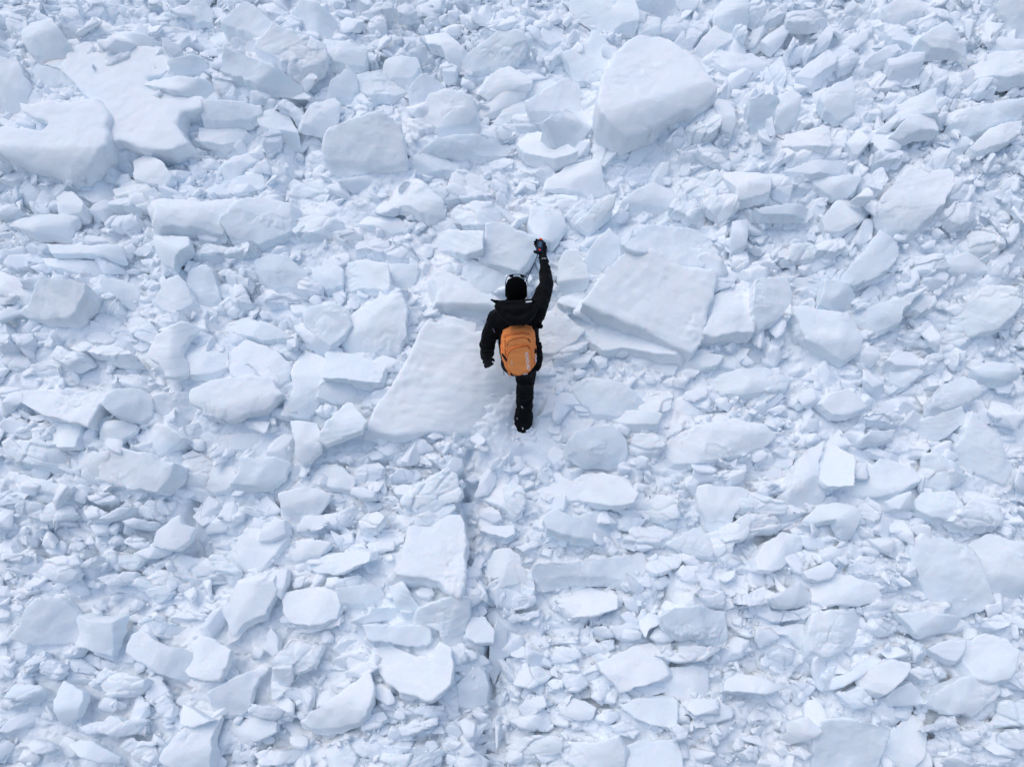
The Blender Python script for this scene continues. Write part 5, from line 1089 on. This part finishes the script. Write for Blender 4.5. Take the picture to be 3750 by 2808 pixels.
# ---------------------------------------------------------------- the walker
def at(px, py, Y):
    r = ray(px, py); t = (Y-CAM[1])/r[1]
    return CAM+r*t
_ico = bmesh.new(); bmesh.ops.create_icosphere(_ico, subdivisions=2, radius=1.0)
ICO = np.array([v.co[:] for v in _ico.verts]); _ico.free()
class Solid:
    """closed pieces that are welded into one continuous surface"""
    def __init__(s): s.v = []; s.f = []
    def pts(s, P):
        bm = bmesh.new()
        for q in P: bm.verts.new(q)
        bmesh.ops.convex_hull(bm, input=bm.verts)
        bm.verts.index_update(); o = len(s.v)
        for v in bm.verts: s.v.append(tuple(v.co))
        for f in bm.faces: s.f.append([o+v.index for v in f.verts])
        bm.free(); return s
    def cap(s, a, ra, b=None, rb=None):
        """hull of two ellipsoids; a radius is a number or (x, y, z)"""
        a = np.asarray(a, float); ra = np.ones(3)*np.asarray(ra, float)
        P = a+ICO*ra
        if b is not None:
            P = np.vstack([P, np.asarray(b, float)+ICO*(np.ones(3)*np.asarray(rb, float))])
        return s.pts(P)
    def chain(s, *pr):
        for (a, ra), (b, rb) in zip(pr, pr[1:]): s.cap(a, ra, b, rb)
        return s
    def box(s, M, lo, hi):
        return s.pts([M @ Vector((x, y, z)) for x in (lo[0], hi[0]) for y in (lo[1], hi[1]) for z in (lo[2], hi[2])])
    def done(s, name, mat, vox, soft=2, parent=None, wr=None, seed=0, loc=(0, 0, 0)):
        me = remesh(s.v, s.f, vox, soft); co, no = numpy_mesh(me)
        if wr:
            amp, sc = wr
            q = co/np.array(sc)
            d_ = (1-np.abs(vnoise(q, seed))*2)*amp + vnoise(q*2.3+4, seed+1)*amp*.45
            co += no*d_[:, None]
        co -= np.array(loc)
        me.vertices.foreach_set('co', co.astype(np.float32).ravel()); me.update(); me.shade_smooth()
        me.name = name; me.materials.clear(); me.materials.append(mat)
        return put(name, me, parent, loc if parent is None else (0, 0, 0))
def fabric(name, col, rough=.85, scale=900, bump=.15, dist=.0008, spec=.25):
    m, t, b = new_mat(name); n, l = t.nodes, t.links
    b.inputs['Base Color'].default_value = (*col, 1); b.inputs['Roughness'].default_value = rough
    b.inputs['Specular IOR Level'].default_value = spec
    g = n.new('ShaderNodeNewGeometry'); k = n.new('ShaderNodeTexNoise'); k.inputs['Scale'].default_value = scale; k.inputs['Detail'].default_value = 2
    l.new(g.outputs['Position'], k.inputs['Vector'])
    u = n.new('ShaderNodeBump'); u.inputs['Strength'].default_value = bump; u.inputs['Distance'].default_value = dist
    l.new(k.outputs['Fac'], u.inputs['Height']); l.new(u.outputs[0], b.inputs['Normal'])
    k2 = n.new('ShaderNodeTexNoise'); k2.inputs['Scale'].default_value = 9; l.new(g.outputs['Position'], k2.inputs['Vector'])
    cr = n.new('ShaderNodeValToRGB'); cr.color_ramp.elements[0].color = (*[c*.88 for c in col], 1); cr.color_ramp.elements[1].color = (*[min(1, c*1.1) for c in col], 1)
    l.new(k2.outputs['Fac'], cr.inputs[0]); l.new(cr.outputs[0], b.inputs['Base Color'])
    return m
BLACK = fabric('black_shell_fabric', (.003, .0036, .0045), .75, spec=.1)
KNIT = fabric('black_knit', (.002, .0022, .0025), .95, 300, .6, .002, .03)
GLOVE = fabric('black_glove_leather', (.004, .005, .006), .6, spec=.12)
ORANGE = fabric('orange_pack_fabric', (.92, .29, .08), .8, 700, .25, .0012)
ORANGE2 = fabric('orange_pack_panel', (.95, .32, .09), .8, 700, .25, .0012)
SEAM = fabric('brown_seam', (.42, .10, .025), .85)
BUCKLE = fabric('black_webbing', (.008, .008, .009), .6)
WHITE = fabric('white_print', (.82, .82, .84), .6)
SKIN = fabric('skin', (.55, .30, .21), .55)
NAVY = fabric('navy_plastic', (.012, .022, .05), .45, bump=.02)
RED = fabric('orange_red_plastic', (.9, .06, .01), .4, bump=.02)
SCREEN, _t, _b = new_mat('grey_screen'); _b.inputs['Base Color'].default_value = (.07, .13, .2, 1); _b.inputs['Roughness'].default_value = .25
LENS, _t, _b = new_mat('dark_green_lens'); _b.inputs['Base Color'].default_value = (.012, .016, .010, 1); _b.inputs['Roughness'].default_value = .2
CORD = fabric('blue_cord', (.004, .010, .04), .7)
PALE, _t, _b = new_mat('pale_clear_plastic'); _b.inputs['Base Color'].default_value = (.75, .78, .82, 1); _b.inputs['Roughness'].default_value = .3
PURPLE = fabric('faded_lilac_print', (.16, .14, .24), .8)

HEAD = at(1890, 1062, .30)
NECK = at(1886, 1112, .24)
SHL, SHR = at(1818, 1168, .19), at(1962, 1128, .20)
CHEST = at(1888, 1165, .19); WAIST = at(1896, 1255, .13); HEM = at(1904, 1322, .08)
ELL, WRL = at(1786, 1262, .12), at(1781, 1312, .20)
ELR, WRR = at(1999, 1040, .48), at(1992, 958, .74)
HIPR, KNR, ANR = at(1928, 1335, .06), at(1922, 1452, .06), at(1915, 1560, .0)
HIPL, KNL, ANL = at(1882, 1330, .08), at(1893, 1255, .50), at(1892, 1345, .55)

def finger(S, base, dirs, seg, r):
    p = np.array(base, float); rr = r
    for d, L in zip(dirs, seg):
        d = np.array(d, float); d /= np.linalg.norm(d)
        q = p+d*L; S.cap(p, rr, q, rr*.9); p = q; rr *= .93
    return p
# relaxed left hand and right hand round the transceiver, both gloved
DEV_C = at(1977, 900, .84)                        # centre of the device
DX = np.array([.98, .12, -.12]); DX /= np.linalg.norm(DX)
_n = CAM-DEV_C; _n /= np.linalg.norm(_n); _n = _n*.8+np.array([0, -.1, .5]); _n -= DX*(DX@_n); _n /= np.linalg.norm(_n)
DY = np.cross(_n, DX)                              # along the device, away from the walker
_a = math.radians(-9); DX, DY = DX*math.cos(_a)+DY*math.sin(_a), DY*math.cos(_a)-DX*math.sin(_a)
DN = _n
def dev(x, y, z): return DEV_C+DX*x+DY*y+DN*z
def right_hand(S, e=0):
    palm0 = dev(.052, -.045, -.022)
    S.chain((WRR, .036+e), (dev(.045, -.085, -.03), .036+e))
    S.chain((dev(.045, -.085, -.03), .034+e), (dev(.043, -.02, -.032), .030+e), (dev(.036, .03, -.034), .024+e))
    S.cap(dev(.03, -.05, -.034), .03+e, dev(.052, .0, -.028), .022+e)
    for k, (y, L) in enumerate(((.040, .9), (.020, 1.0), (-.002, .96), (-.022, .8))):
        b = dev(.030, y+.006, -.036)
        dirs = [DX*-1+DY*.15-DN*.1, DX*-1+DY*.05+DN*.15, DX*-.75+DN*.9] if k in (1, 2) else [DX*-1+DY*.3, DX*-1+DN*.1, DX*-.4+DN*.6]
        finger(S, b, dirs, [.036*L, .030*L, .020*L], .0105+e)
    finger(S, dev(.04, -.062, -.018), [DX*-.9-DY*.2+DN*.3, DX*-1+DY*.1, DX*-.9+DY*.3], [.034, .030, .02], .0125+e)
def left_hand(S, e=0):
    dn = np.array([.12, .25, -1.0]); dn /= np.linalg.norm(dn)
    sx = np.array([.75, .45, .15]); sx /= np.linalg.norm(sx)
    p = WRL+dn*.045
    S.chain((WRL, .032+e), (p, .034+e), (p+dn*.045, .030+e))
    S.cap(p-sx*.022, .022+e, p+sx*.022+dn*.03, .022+e)
    for k, L in enumerate((.82, .98, 1.0, .9)):
        b = p+dn*.062+sx*(.033-.022*(3-k))
        cur = np.array([.25, .5, 0.1])
        finger(S, b, [dn, dn+cur*.7, dn*.6+cur*1.4], [.032*L, .026*L, .018*L], .0095+e)
    finger(S, p+sx*.03+dn*.005, [sx*.9+dn*.6, dn+sx*.4, dn], [.03, .026, .018], .011+e)

B = Solid()
B.cap(HEAD, (.078, .098, .108)).cap(HEAD+[0, .03, -.06], (.05, .06, .06))
B.cap(HEAD+[0, .095, -.018], (.012, .012, .022), HEAD+[0, .108, -.035], (.014, .014, .012))
for s_ in (-1, 1): B.cap(HEAD+[s_*.079, -.005, -.02], (.01, .018, .03))
B.chain((HEAD+[0, -.02, -.07], .055), (NECK+[0, 0, -.02], .06), (CHEST, (.13, .09, .1)))
B.chain((SHL, .055), (CHEST, (.15, .1, .12)), (SHR, .055)).chain((CHEST, (.15, .1, .12)), (WAIST, (.13, .09, .1)), (HEM, (.15, .1, .08)))
B.chain((SHL, .05), (ELL, .04), (WRL, .026)).chain((SHR, .05), (ELR, .04), (WRR, .028))
B.chain((HIPR, .08), (KNR, .055), (ANR, .042)).chain((HIPL, .08), (KNL, .055), (ANL, .042))
for a_ in (ANR, ANL): B.cap(a_, .04, a_+[0, .15, -.02], .032)
left_hand(B, -.002); right_hand(B, -.002)
person = B.done('person', SKIN, .0075, 2, loc=(ANR[0], ANR[1], ANR[2]-.1))
tag(person, 'person in black jacket, trousers and beanie, right arm stretched out ahead, seen from behind', 'person')
def child(S, name, mat, vox, soft=2, wr=None, seed=0, par=None):
    o = S.done(name, mat, vox, soft, None, wr, seed, tuple(person.location))
    o.location = (0, 0, 0); o.parent = par or person
    return o
for s_ in (-1, 1):
    child(Solid().cap(HEAD+[s_*.031, .083, .008], .0125), 'eye', WHITE, .002, 0)
child(Solid().cap(HEAD+[-.02, .088, -.062], .008, HEAD+[.02, .088, -.062], .008), 'mouth', SKIN, .003)

J = Solid()
J.chain((SHL, (.075, .085, .085)), (CHEST+[-.02, 0, .03], (.15, .13, .13)), (SHR+[0, 0, .0], (.075, .085, .08)))
J.chain((CHEST, (.185, .135, .15)), (WAIST, (.175, .13, .12)), (HEM, (.178, .14, .10)), (HEM+[0.005, 0, -.07], (.165, .13, .03)))
J.chain((NECK+[0, 0, .03], (.075, .08, .05)), (CHEST+[0, 0, .05], (.13, .11, .1)))
J.chain((SHL, .078), (SHL*.45+ELL*.55+[-.006, 0, 0], .073), (ELL+[-.002, 0, 0], .068), (ELL*.45+WRL*.55+[.004, 0, 0], .060), (WRL+[.0, 0, .035], .050))
J.chain((SHR+[.008, -.01, -.01], .083), (SHR*.45+ELR*.55+[.012, 0, 0], .074), (ELR+[.003, 0, 0], .064), (ELR*.5+WRR*.5, .053), (WRR+[0, -.02, 0], .042))
J.chain((SHR+[.02, 0, -.02], .08), (CHEST+[.13, -.01, -.1], (.07, .09, .08)), (WAIST+[.14, 0, .05], (.05, .08, .08)), (HEM+[.15, 0, -.02], (.045, .09, .06)))
J.cap(at(1978, 1192, .12), .022).cap(at(1974, 1318, .02), .03, at(1970, 1260, .04), .03)
jacket = child(J, 'jacket', BLACK, .0085, 2, (.009, (.11, .07, .06)), 11)
# hood lying open on the upper back
H_ = Solid()
rim = [at(1799, 1098, .10), at(1822, 1107, .11), at(1855, 1112, .09), at(1890, 1112, .10), at(1925, 1108, .11), at(1950, 1104, .13), at(1966, 1104, .15)]
rr_ = [.006, .018, .026, .028, .026, .022, .016]
H_.chain(*zip(rim, rr_))
bag = [at(1820, 1122, .07), at(1845, 1150, .03), at(1878, 1172, .0), at(1915, 1170, .0), at(1945, 1146, .05), at(1962, 1120, .11)]
H_.chain(*zip(bag, [.022, .04, .05, .05, .045, .03]))
H_.chain((at(1838, 1125, .08), .035), (at(1885, 1140, .05), .06), (at(1935, 1128, .08), .045))
H_.chain((at(1855, 1130, .1), .04), (at(1885, 1165, .05), .05), (at(1925, 1135, .1), .04))
hood = child(H_, 'hood', BLACK, .006, 2, (.004, (.07, .07, .05)), 12, jacket)
child(Solid().cap(at(1929, 1106, .045), (.011, .007, .006), at(1945, 1104, .055), (.008, .006, .006)), 'hood_toggle', WHITE, .003, 1, par=hood)
child(Solid().cap(at(1806, 1205, .03), .005, at(1812, 1218, .035), .004), 'sleeve_print', PURPLE, .002, 1, par=jacket)
# beanie with a turned-up brim, a few face-framing folds
K = Solid().cap(HEAD+[0, -.004, .022], (.098, .112, .100), HEAD+[0, -.012, -.03], (.096, .110, .07))
K.cap(HEAD+[0, -.004, -.035], (.101, .112, .035))
beanie = child(K, 'beanie', KNIT, .005, 3, (.0022, (.03, .03, .06)), 13)
T = Solid()
T.chain((HEM+[0.02, 0, -.03], (.15, .12, .06)), (HIPR, .095)).chain((HIPR, .098), (HIPR*.5+KNR*.5+[-.004, 0, 0], .088), (KNR, .080), (KNR*.5+ANR*.5+[0, 0, 0], .082), (KNR*.2+ANR*.8+[.004, 0, 0], .092), (ANR+[0, 0, .0], .072))
T.chain((HEM+[-.02, 0, -.03], (.13, .12, .06)), (HIPL, .095), (KNL, .082), (ANL*.5+KNL*.5, .085), (ANL, .08))
trousers = child(T, 'trousers', BLACK, .0075, 2, (.0085, (.12, .09, .055)), 14)
child(Solid().cap(at(1910, 1488, -.088), .0035, at(1915, 1494, -.088), .003), 'trouser_print', WHITE, .0015, 1, par=trousers)
for a_, s_ in ((ANR, 0), (ANL, 1)):
    Bo = Solid().chain((a_+[0, -.01, .04], .062), (a_+[0, -.02, -.05], .06), (a_+[0, .16, -.075], .05)).cap(a_+[0, -.02, -.09], .05, a_+[0, .17, -.09], .045)
    bo = child(Bo, 'boot', GLOVE, .007, 2, (.002, (.05, .05, .03)), 15)
child(Solid().cap(at(1914.5, 1567, -.085), .0055, at(1914.5, 1571, -.088), .005), 'boot_buckle', WHITE, .002, 1)
child(Solid().cap(at(1893.5, 1531, -.06), .004, at(1895, 1534, -.06), .003), 'heel_tab', WHITE, .002, 1)
G1, G2 = Solid(), Solid()
left_hand(G1, .003); right_hand(G2, .0025)
G1.cap(WRL, .040, WRL+[0, 0, .03], .042); G2.chain((WRR, .042), (WRR*.6+dev(.045, -.085, -.03)*.4, .042))
g1 = child(G1, 'glove', GLOVE, .0042, 1, (.0012, (.02, .02, .02)), 16)
g2 = child(G2, 'glove', GLOVE, .0038, 1, (.0012, (.02, .02, .02)), 17)
wp = at(1990, 946, .70)
child(Solid().cap(at(1986, 947, .683), .0045), 'glove_print', WHITE, .0015, 1, par=g2)
child(Solid().cap(at(1991, 946.5, .683), .0026, at(2000, 946.5, .69), .0026), 'glove_print', WHITE, .0012, 1, par=g2)
child(Solid().chain((at(1972, 944, .70), .006), (at(1977, 943, .72), .006)).cap(at(1976, 960, .70), .006), 'glove_strap', GLOVE, .003, 1, par=g2)

# ---------------------------------------------------------------- sunglasses pushed up on the beanie
def empty(name, loc):
    o = bpy.data.objects.new(name, None); COL.objects.link(o); o.location = loc; o.empty_display_size = .1
    return o
def sub(S, name, mat, vox, soft, root, par=None, wr=None, seed=0):
    o = S.done(name, mat, vox, soft, None, wr, seed, tuple(root.location)); o.location = (0, 0, 0); o.parent = par or root
    return o
gl = empty('sunglasses', tuple(HEAD+[0, .1, .06]))
tag(gl, 'dark wraparound sunglasses pushed up on the front of the black beanie', 'sunglasses')
YG = .395
fr = [at(1858, 1013, YG-.03), at(1866, 1008.5, YG-.01), at(1879, 1005.5, YG), at(1893, 1004.8, YG+.004), at(1906, 1005.5, YG), at(1919, 1009, YG-.01), at(1928, 1015, YG-.03)]
sub(Solid().chain(*[(p, .0042) for p in fr]), 'frame', BUCKLE, .0016, 1, gl)
for a_, b_, c_ in ((fr[1], fr[2], -1), (fr[5], fr[4], 1)):
    sub(Solid().pts(np.vstack([a_+ICO*.003, b_+ICO*.003, a_+[c_*-.004, -.004, -.022]+ICO*.002, b_+[0, -.004, -.020]+ICO*.002])), 'lens', LENS, .0016, 1, gl)
sub(Solid().cap(fr[3]+[-.002, -.006, -.008], (.009, .004, .007)), 'nose_pad', PALE, .0015, 1, gl)
for a_, m_, b_ in ((fr[0], at(1853, 1026, .34), at(1850, 1042, .28)), (fr[6], at(1931, 1028, .34), at(1934, 1046, .28))):
    sub(Solid().chain((a_, .0036), (m_, .0034), (b_, .0034)), 'temple', BUCKLE, .0018, 1, gl)

# ---------------------------------------------------------------- avalanche transceiver
tr = empty('avalanche_transceiver', tuple(DEV_C))
tag(tr, 'small navy handheld transceiver with orange cap and button, held in the outstretched hand', 'transceiver')
MD = Matrix(((DX[0], DY[0], DN[0], DEV_C[0]), (DX[1], DY[1], DN[1], DEV_C[1]), (DX[2], DY[2], DN[2], DEV_C[2]), (0, 0, 0, 1)))
sub(Solid().box(MD, (-.030, -.060, -.013), (.026, .056, .010)).box(MD, (-.028, -.062, -.011), (.030, .050, .008)), 'case', NAVY, .0028, 2, tr)
sub(Solid().box(MD, (-.0225, -.024, .006), (.0195, .046, .0118)), 'screen_surround', BUCKLE, .0016, 1, tr)
scr = sub(Solid().box(MD, (-.0165, -.018, .009), (.0135, .036, .0132)), 'screen', SCREEN, .0016, 0, tr)
sub(Solid().box(MD, (-.008, -.050, .008), (.009, -.034, .0145)), 'button', RED, .0016, 1, tr)
sub(Solid().box(MD, (-.013, .052, -.010), (.014, .068, .013)), 'antenna_cap', RED, .002, 1, tr)
cd = [dev(-.002, -.062, 0), at(1966, 941, .72), at(1950, 977, .58), at(1935, 1010, .45), at(1929, 1023, .40), at(1920, 1060, .37), at(1905, 1110, .34)]
sub(Solid().chain(*[(p, .0044) for p in cd]), 'lanyard', CORD, .0019, 0, tr)
sub(Solid().cap(at(1967, 937, .735), .0042, at(1962, 950, .68), .0042), 'lanyard_toggle', BUCKLE, .002, 1, tr)

# ---------------------------------------------------------------- orange backpack
lean = math.radians(17); roll = math.radians(7)
PZ = Vector((0, math.sin(lean), math.cos(lean))); PX = Vector((1, 0, 0)); PN = -PX.cross(PZ)*-1
PN = PX.cross(PZ)                                   # outward, behind the walker
PX, PZ = PX*math.cos(roll)+PZ*math.sin(roll)*.9, PZ*math.cos(roll)-PX*math.sin(roll)*.55
PC = Vector(at(1898, 1279, -.03))
MP = Matrix(((PX[0], PN[0], PZ[0], PC[0]), (PX[1], PN[1], PZ[1], PC[1]), (PX[2], PN[2], PZ[2], PC[2]), (0, 0, 0, 1)))
pk = empty('backpack', PC)
tag(pk, 'bright orange backpack with black buckles and white lettering on the back of the person', 'backpack')
def pp(x, y, z): return np.array((MP @ Vector((x, y, z)))[:])
def shell(S, pts, y0, y1, r):
    """rounded slab through outline points (x, z)"""
    P = []
    for x, z in pts:
        for y in (y0, y1):
            P += [pp(x+q[0]*r, y+q[1]*r, z+q[2]*r) for q in ICO]
    return S.pts(P)
out = [(-.125, .10), (-.105, .165), (-.05, .195), (.06, .20), (.115, .165), (.135, .10), (.138, -.05), (.125, -.15), (.075, -.205), (-.02, -.225), (-.085, -.20), (-.125, -.12), (-.138, -.02)]
S_ = Solid(); shell(S_, out, -.10, .02, .018)
shell(S_, [(x*.86, z*.86-.012) for x, z in out], .02, .062, .022)
bag_ = sub(S_, 'main_bag', ORANGE, .006, 3, pk, None, (.0035, (.09, .09, .05)), 21)
S_ = Solid(); shell(S_, [(-.082, .012), (-.06, .048), (.03, .066), (.078, .068), (.094, .03), (.100, -.09), (.075, -.165), (.0, -.19), (-.06, -.172), (-.088, -.10)], .065, .094, .012)
pf = sub(S_, 'front_pocket', ORANGE2, .0045, 3, pk, None, (.003, (.10, .10, .06)), 22)
S_ = Solid(); shell(S_, [(-.085, .075), (-.068, .12), (-.02, .138), (.06, .145), (.092, .115), (.098, .085), (.04, .078), (-.04, .062)], .055, .078, .011)
pu = sub(S_, 'top_pocket', ORANGE2, .0045, 3, pk, None, (.003, (.07, .10, .05)), 23)
def line(pts, r, name, mat, par=None, vox=None):
    return sub(Solid().chain(*[(pp(*p), r) for p in pts]), name, mat, vox or r*.6, 0, pk, par)
line([(-.094, .100, -.02), (-.088, .104, .016), (-.062, .104, .058), (-.02, .104, .070), (.03, .104, .079), (.082, .102, .080), (.104, .098, .04)], .0042, 'zip', SEAM, pf)
line([(-.092, .084, .09), (-.074, .086, .128), (-.02, .088, .150), (.062, .088, .157), (.1, .086, .122)], .0034, 'zip', SEAM, pu)
line([(-.115, .064, .165), (-.045, .068, .185), (.06, .068, .19), (.105, .064, .17)], .0026, 'zip', SEAM, bag_)
line([(-.108, .078, .15), (-.112, .084, .05), (-.112, .084, -.06), (-.098, .080, -.16), (-.07, .078, -.19)], .0026, 'zip', SEAM, bag_)
line([(.02, .092, -.198), (.05, .096, -.178), (.085, .09, -.17)], .003, 'grab_loop', SEAM, bag_)
line([(.094, .094, .145), (.103, .098, .125), (.11, .096, .11)], .0045, 'zip_pull', BUCKLE, pu)
for x, z in ((.098, .178), (-.104, .16)): line([(x, .07, z), (x+.003, .072, z)], .0045, 'rivet', BUCKLE, bag_)
line([(-.148, .02, .065), (-.140, .06, .02), (-.126, .082, -.02), (-.10, .094, -.055)], .008, 'compression_strap', ORANGE, None, .004)
line([(-.138, .072, .004), (-.122, .088, -.022), (-.108, .095, -.045)], .0105, 'buckle', BUCKLE, None, .0045)
line([(-.100, .088, -.05), (-.094, .092, -.062), (-.086, .094, -.075)], .0035, 'strap_end', BUCKLE)
line([(.142, .03, .06), (.152, .03, .03), (.152, .03, -.01)], .009, 'compression_strap', ORANGE, None, .004)
line([(.152, .04, .002), (.150, .042, -.028)], .009, 'buckle', BUCKLE, None, .004)
line([(.142, .04, -.05), (.146, .04, -.1), (.135, .05, -.14)], .009, 'compression_strap', ORANGE, None, .004)
line([(.150, .055, -.038), (.158, .058, -.058), (.148, .06, -.075), (.140, .06, -.095), (.147, .06, -.118), (.155, .06, -.095), (.146, .06, -.072), (.139, .058, -.052), (.150, .055, -.038)], .0028, 'carabiner', PALE, None, .0017)
line([(-.142, .03, -.10), (-.139, .035, -.14), (-.136, .03, -.155)], .007, 'buckle', BUCKLE, None, .004)
line([(-.136, .03, -.155), (-.143, .03, -.19), (-.142, .03, -.23)], .003, 'dangling_strap', BUCKLE)
line([(-.10, .06, -.18), (-.085, .08, -.20), (-.06, .085, -.195)], .008, 'compression_strap', ORANGE, None, .004)
line([(-.075, .088, -.19), (-.066, .090, -.205)], .010, 'buckle', BUCKLE, None, .004)
line([(-.085, .07, -.207), (-.088, .07, -.235)], .004, 'strap_end', ORANGE)
sub(Solid().box(MP, (.028, .080, -.212), (.068, .088, -.203)), 'label_patch', WHITE, .0016, 0, pk)
for s_ in (-1, 1):
    line([(s_*.07, -.10, .19), (s_*.085, -.17, .23), (s_*.08, -.26, .18), (s_*.09, -.33, .02), (s_*.11, -.24, -.12), (s_*.11, -.11, -.17)], .016, 'shoulder_strap', BUCKLE, None, .007)
def lettering(txt, size, x, y, z, ang, name, mat, ext=.0012):
    cu = bpy.data.curves.new('t', 'FONT'); cu.body = txt; cu.size = size; cu.align_x = 'CENTER'; cu.align_y = 'CENTER'; cu.extrude = ext; cu.offset = size*.016
    ob = bpy.data.objects.new('t', cu); COL.objects.link(ob)
    me = bpy.data.meshes.new_from_object(ob.evaluated_get(bpy.context.evaluated_depsgraph_get()))
    bpy.data.objects.remove(ob); bpy.data.curves.remove(cu)
    ca, sa = math.cos(ang), math.sin(ang)
    for v in me.vertices:
        a, b, c = v.co; a, b = a*ca-b*sa, a*sa+b*ca
        v.co = (MP @ Vector((x+a, y+c, z+b)))-PC
    me.materials.clear(); me.materials.append(mat); me.name = name
    o = put(name, me); o.parent = pk; return o
lettering('ORTOVOX', .036, .078, .1085, -.065, math.radians(90+3), 'lettering', WHITE)
for z_, l_ in ((-.095, .012), (-.076, .010), (-.060, .007)):      # the small white print, too small to read in the photograph
    line([(-.062, .1085, z_), (-.060, .1085, z_+l_)], .0022, 'small_print', WHITE, None, .0012)
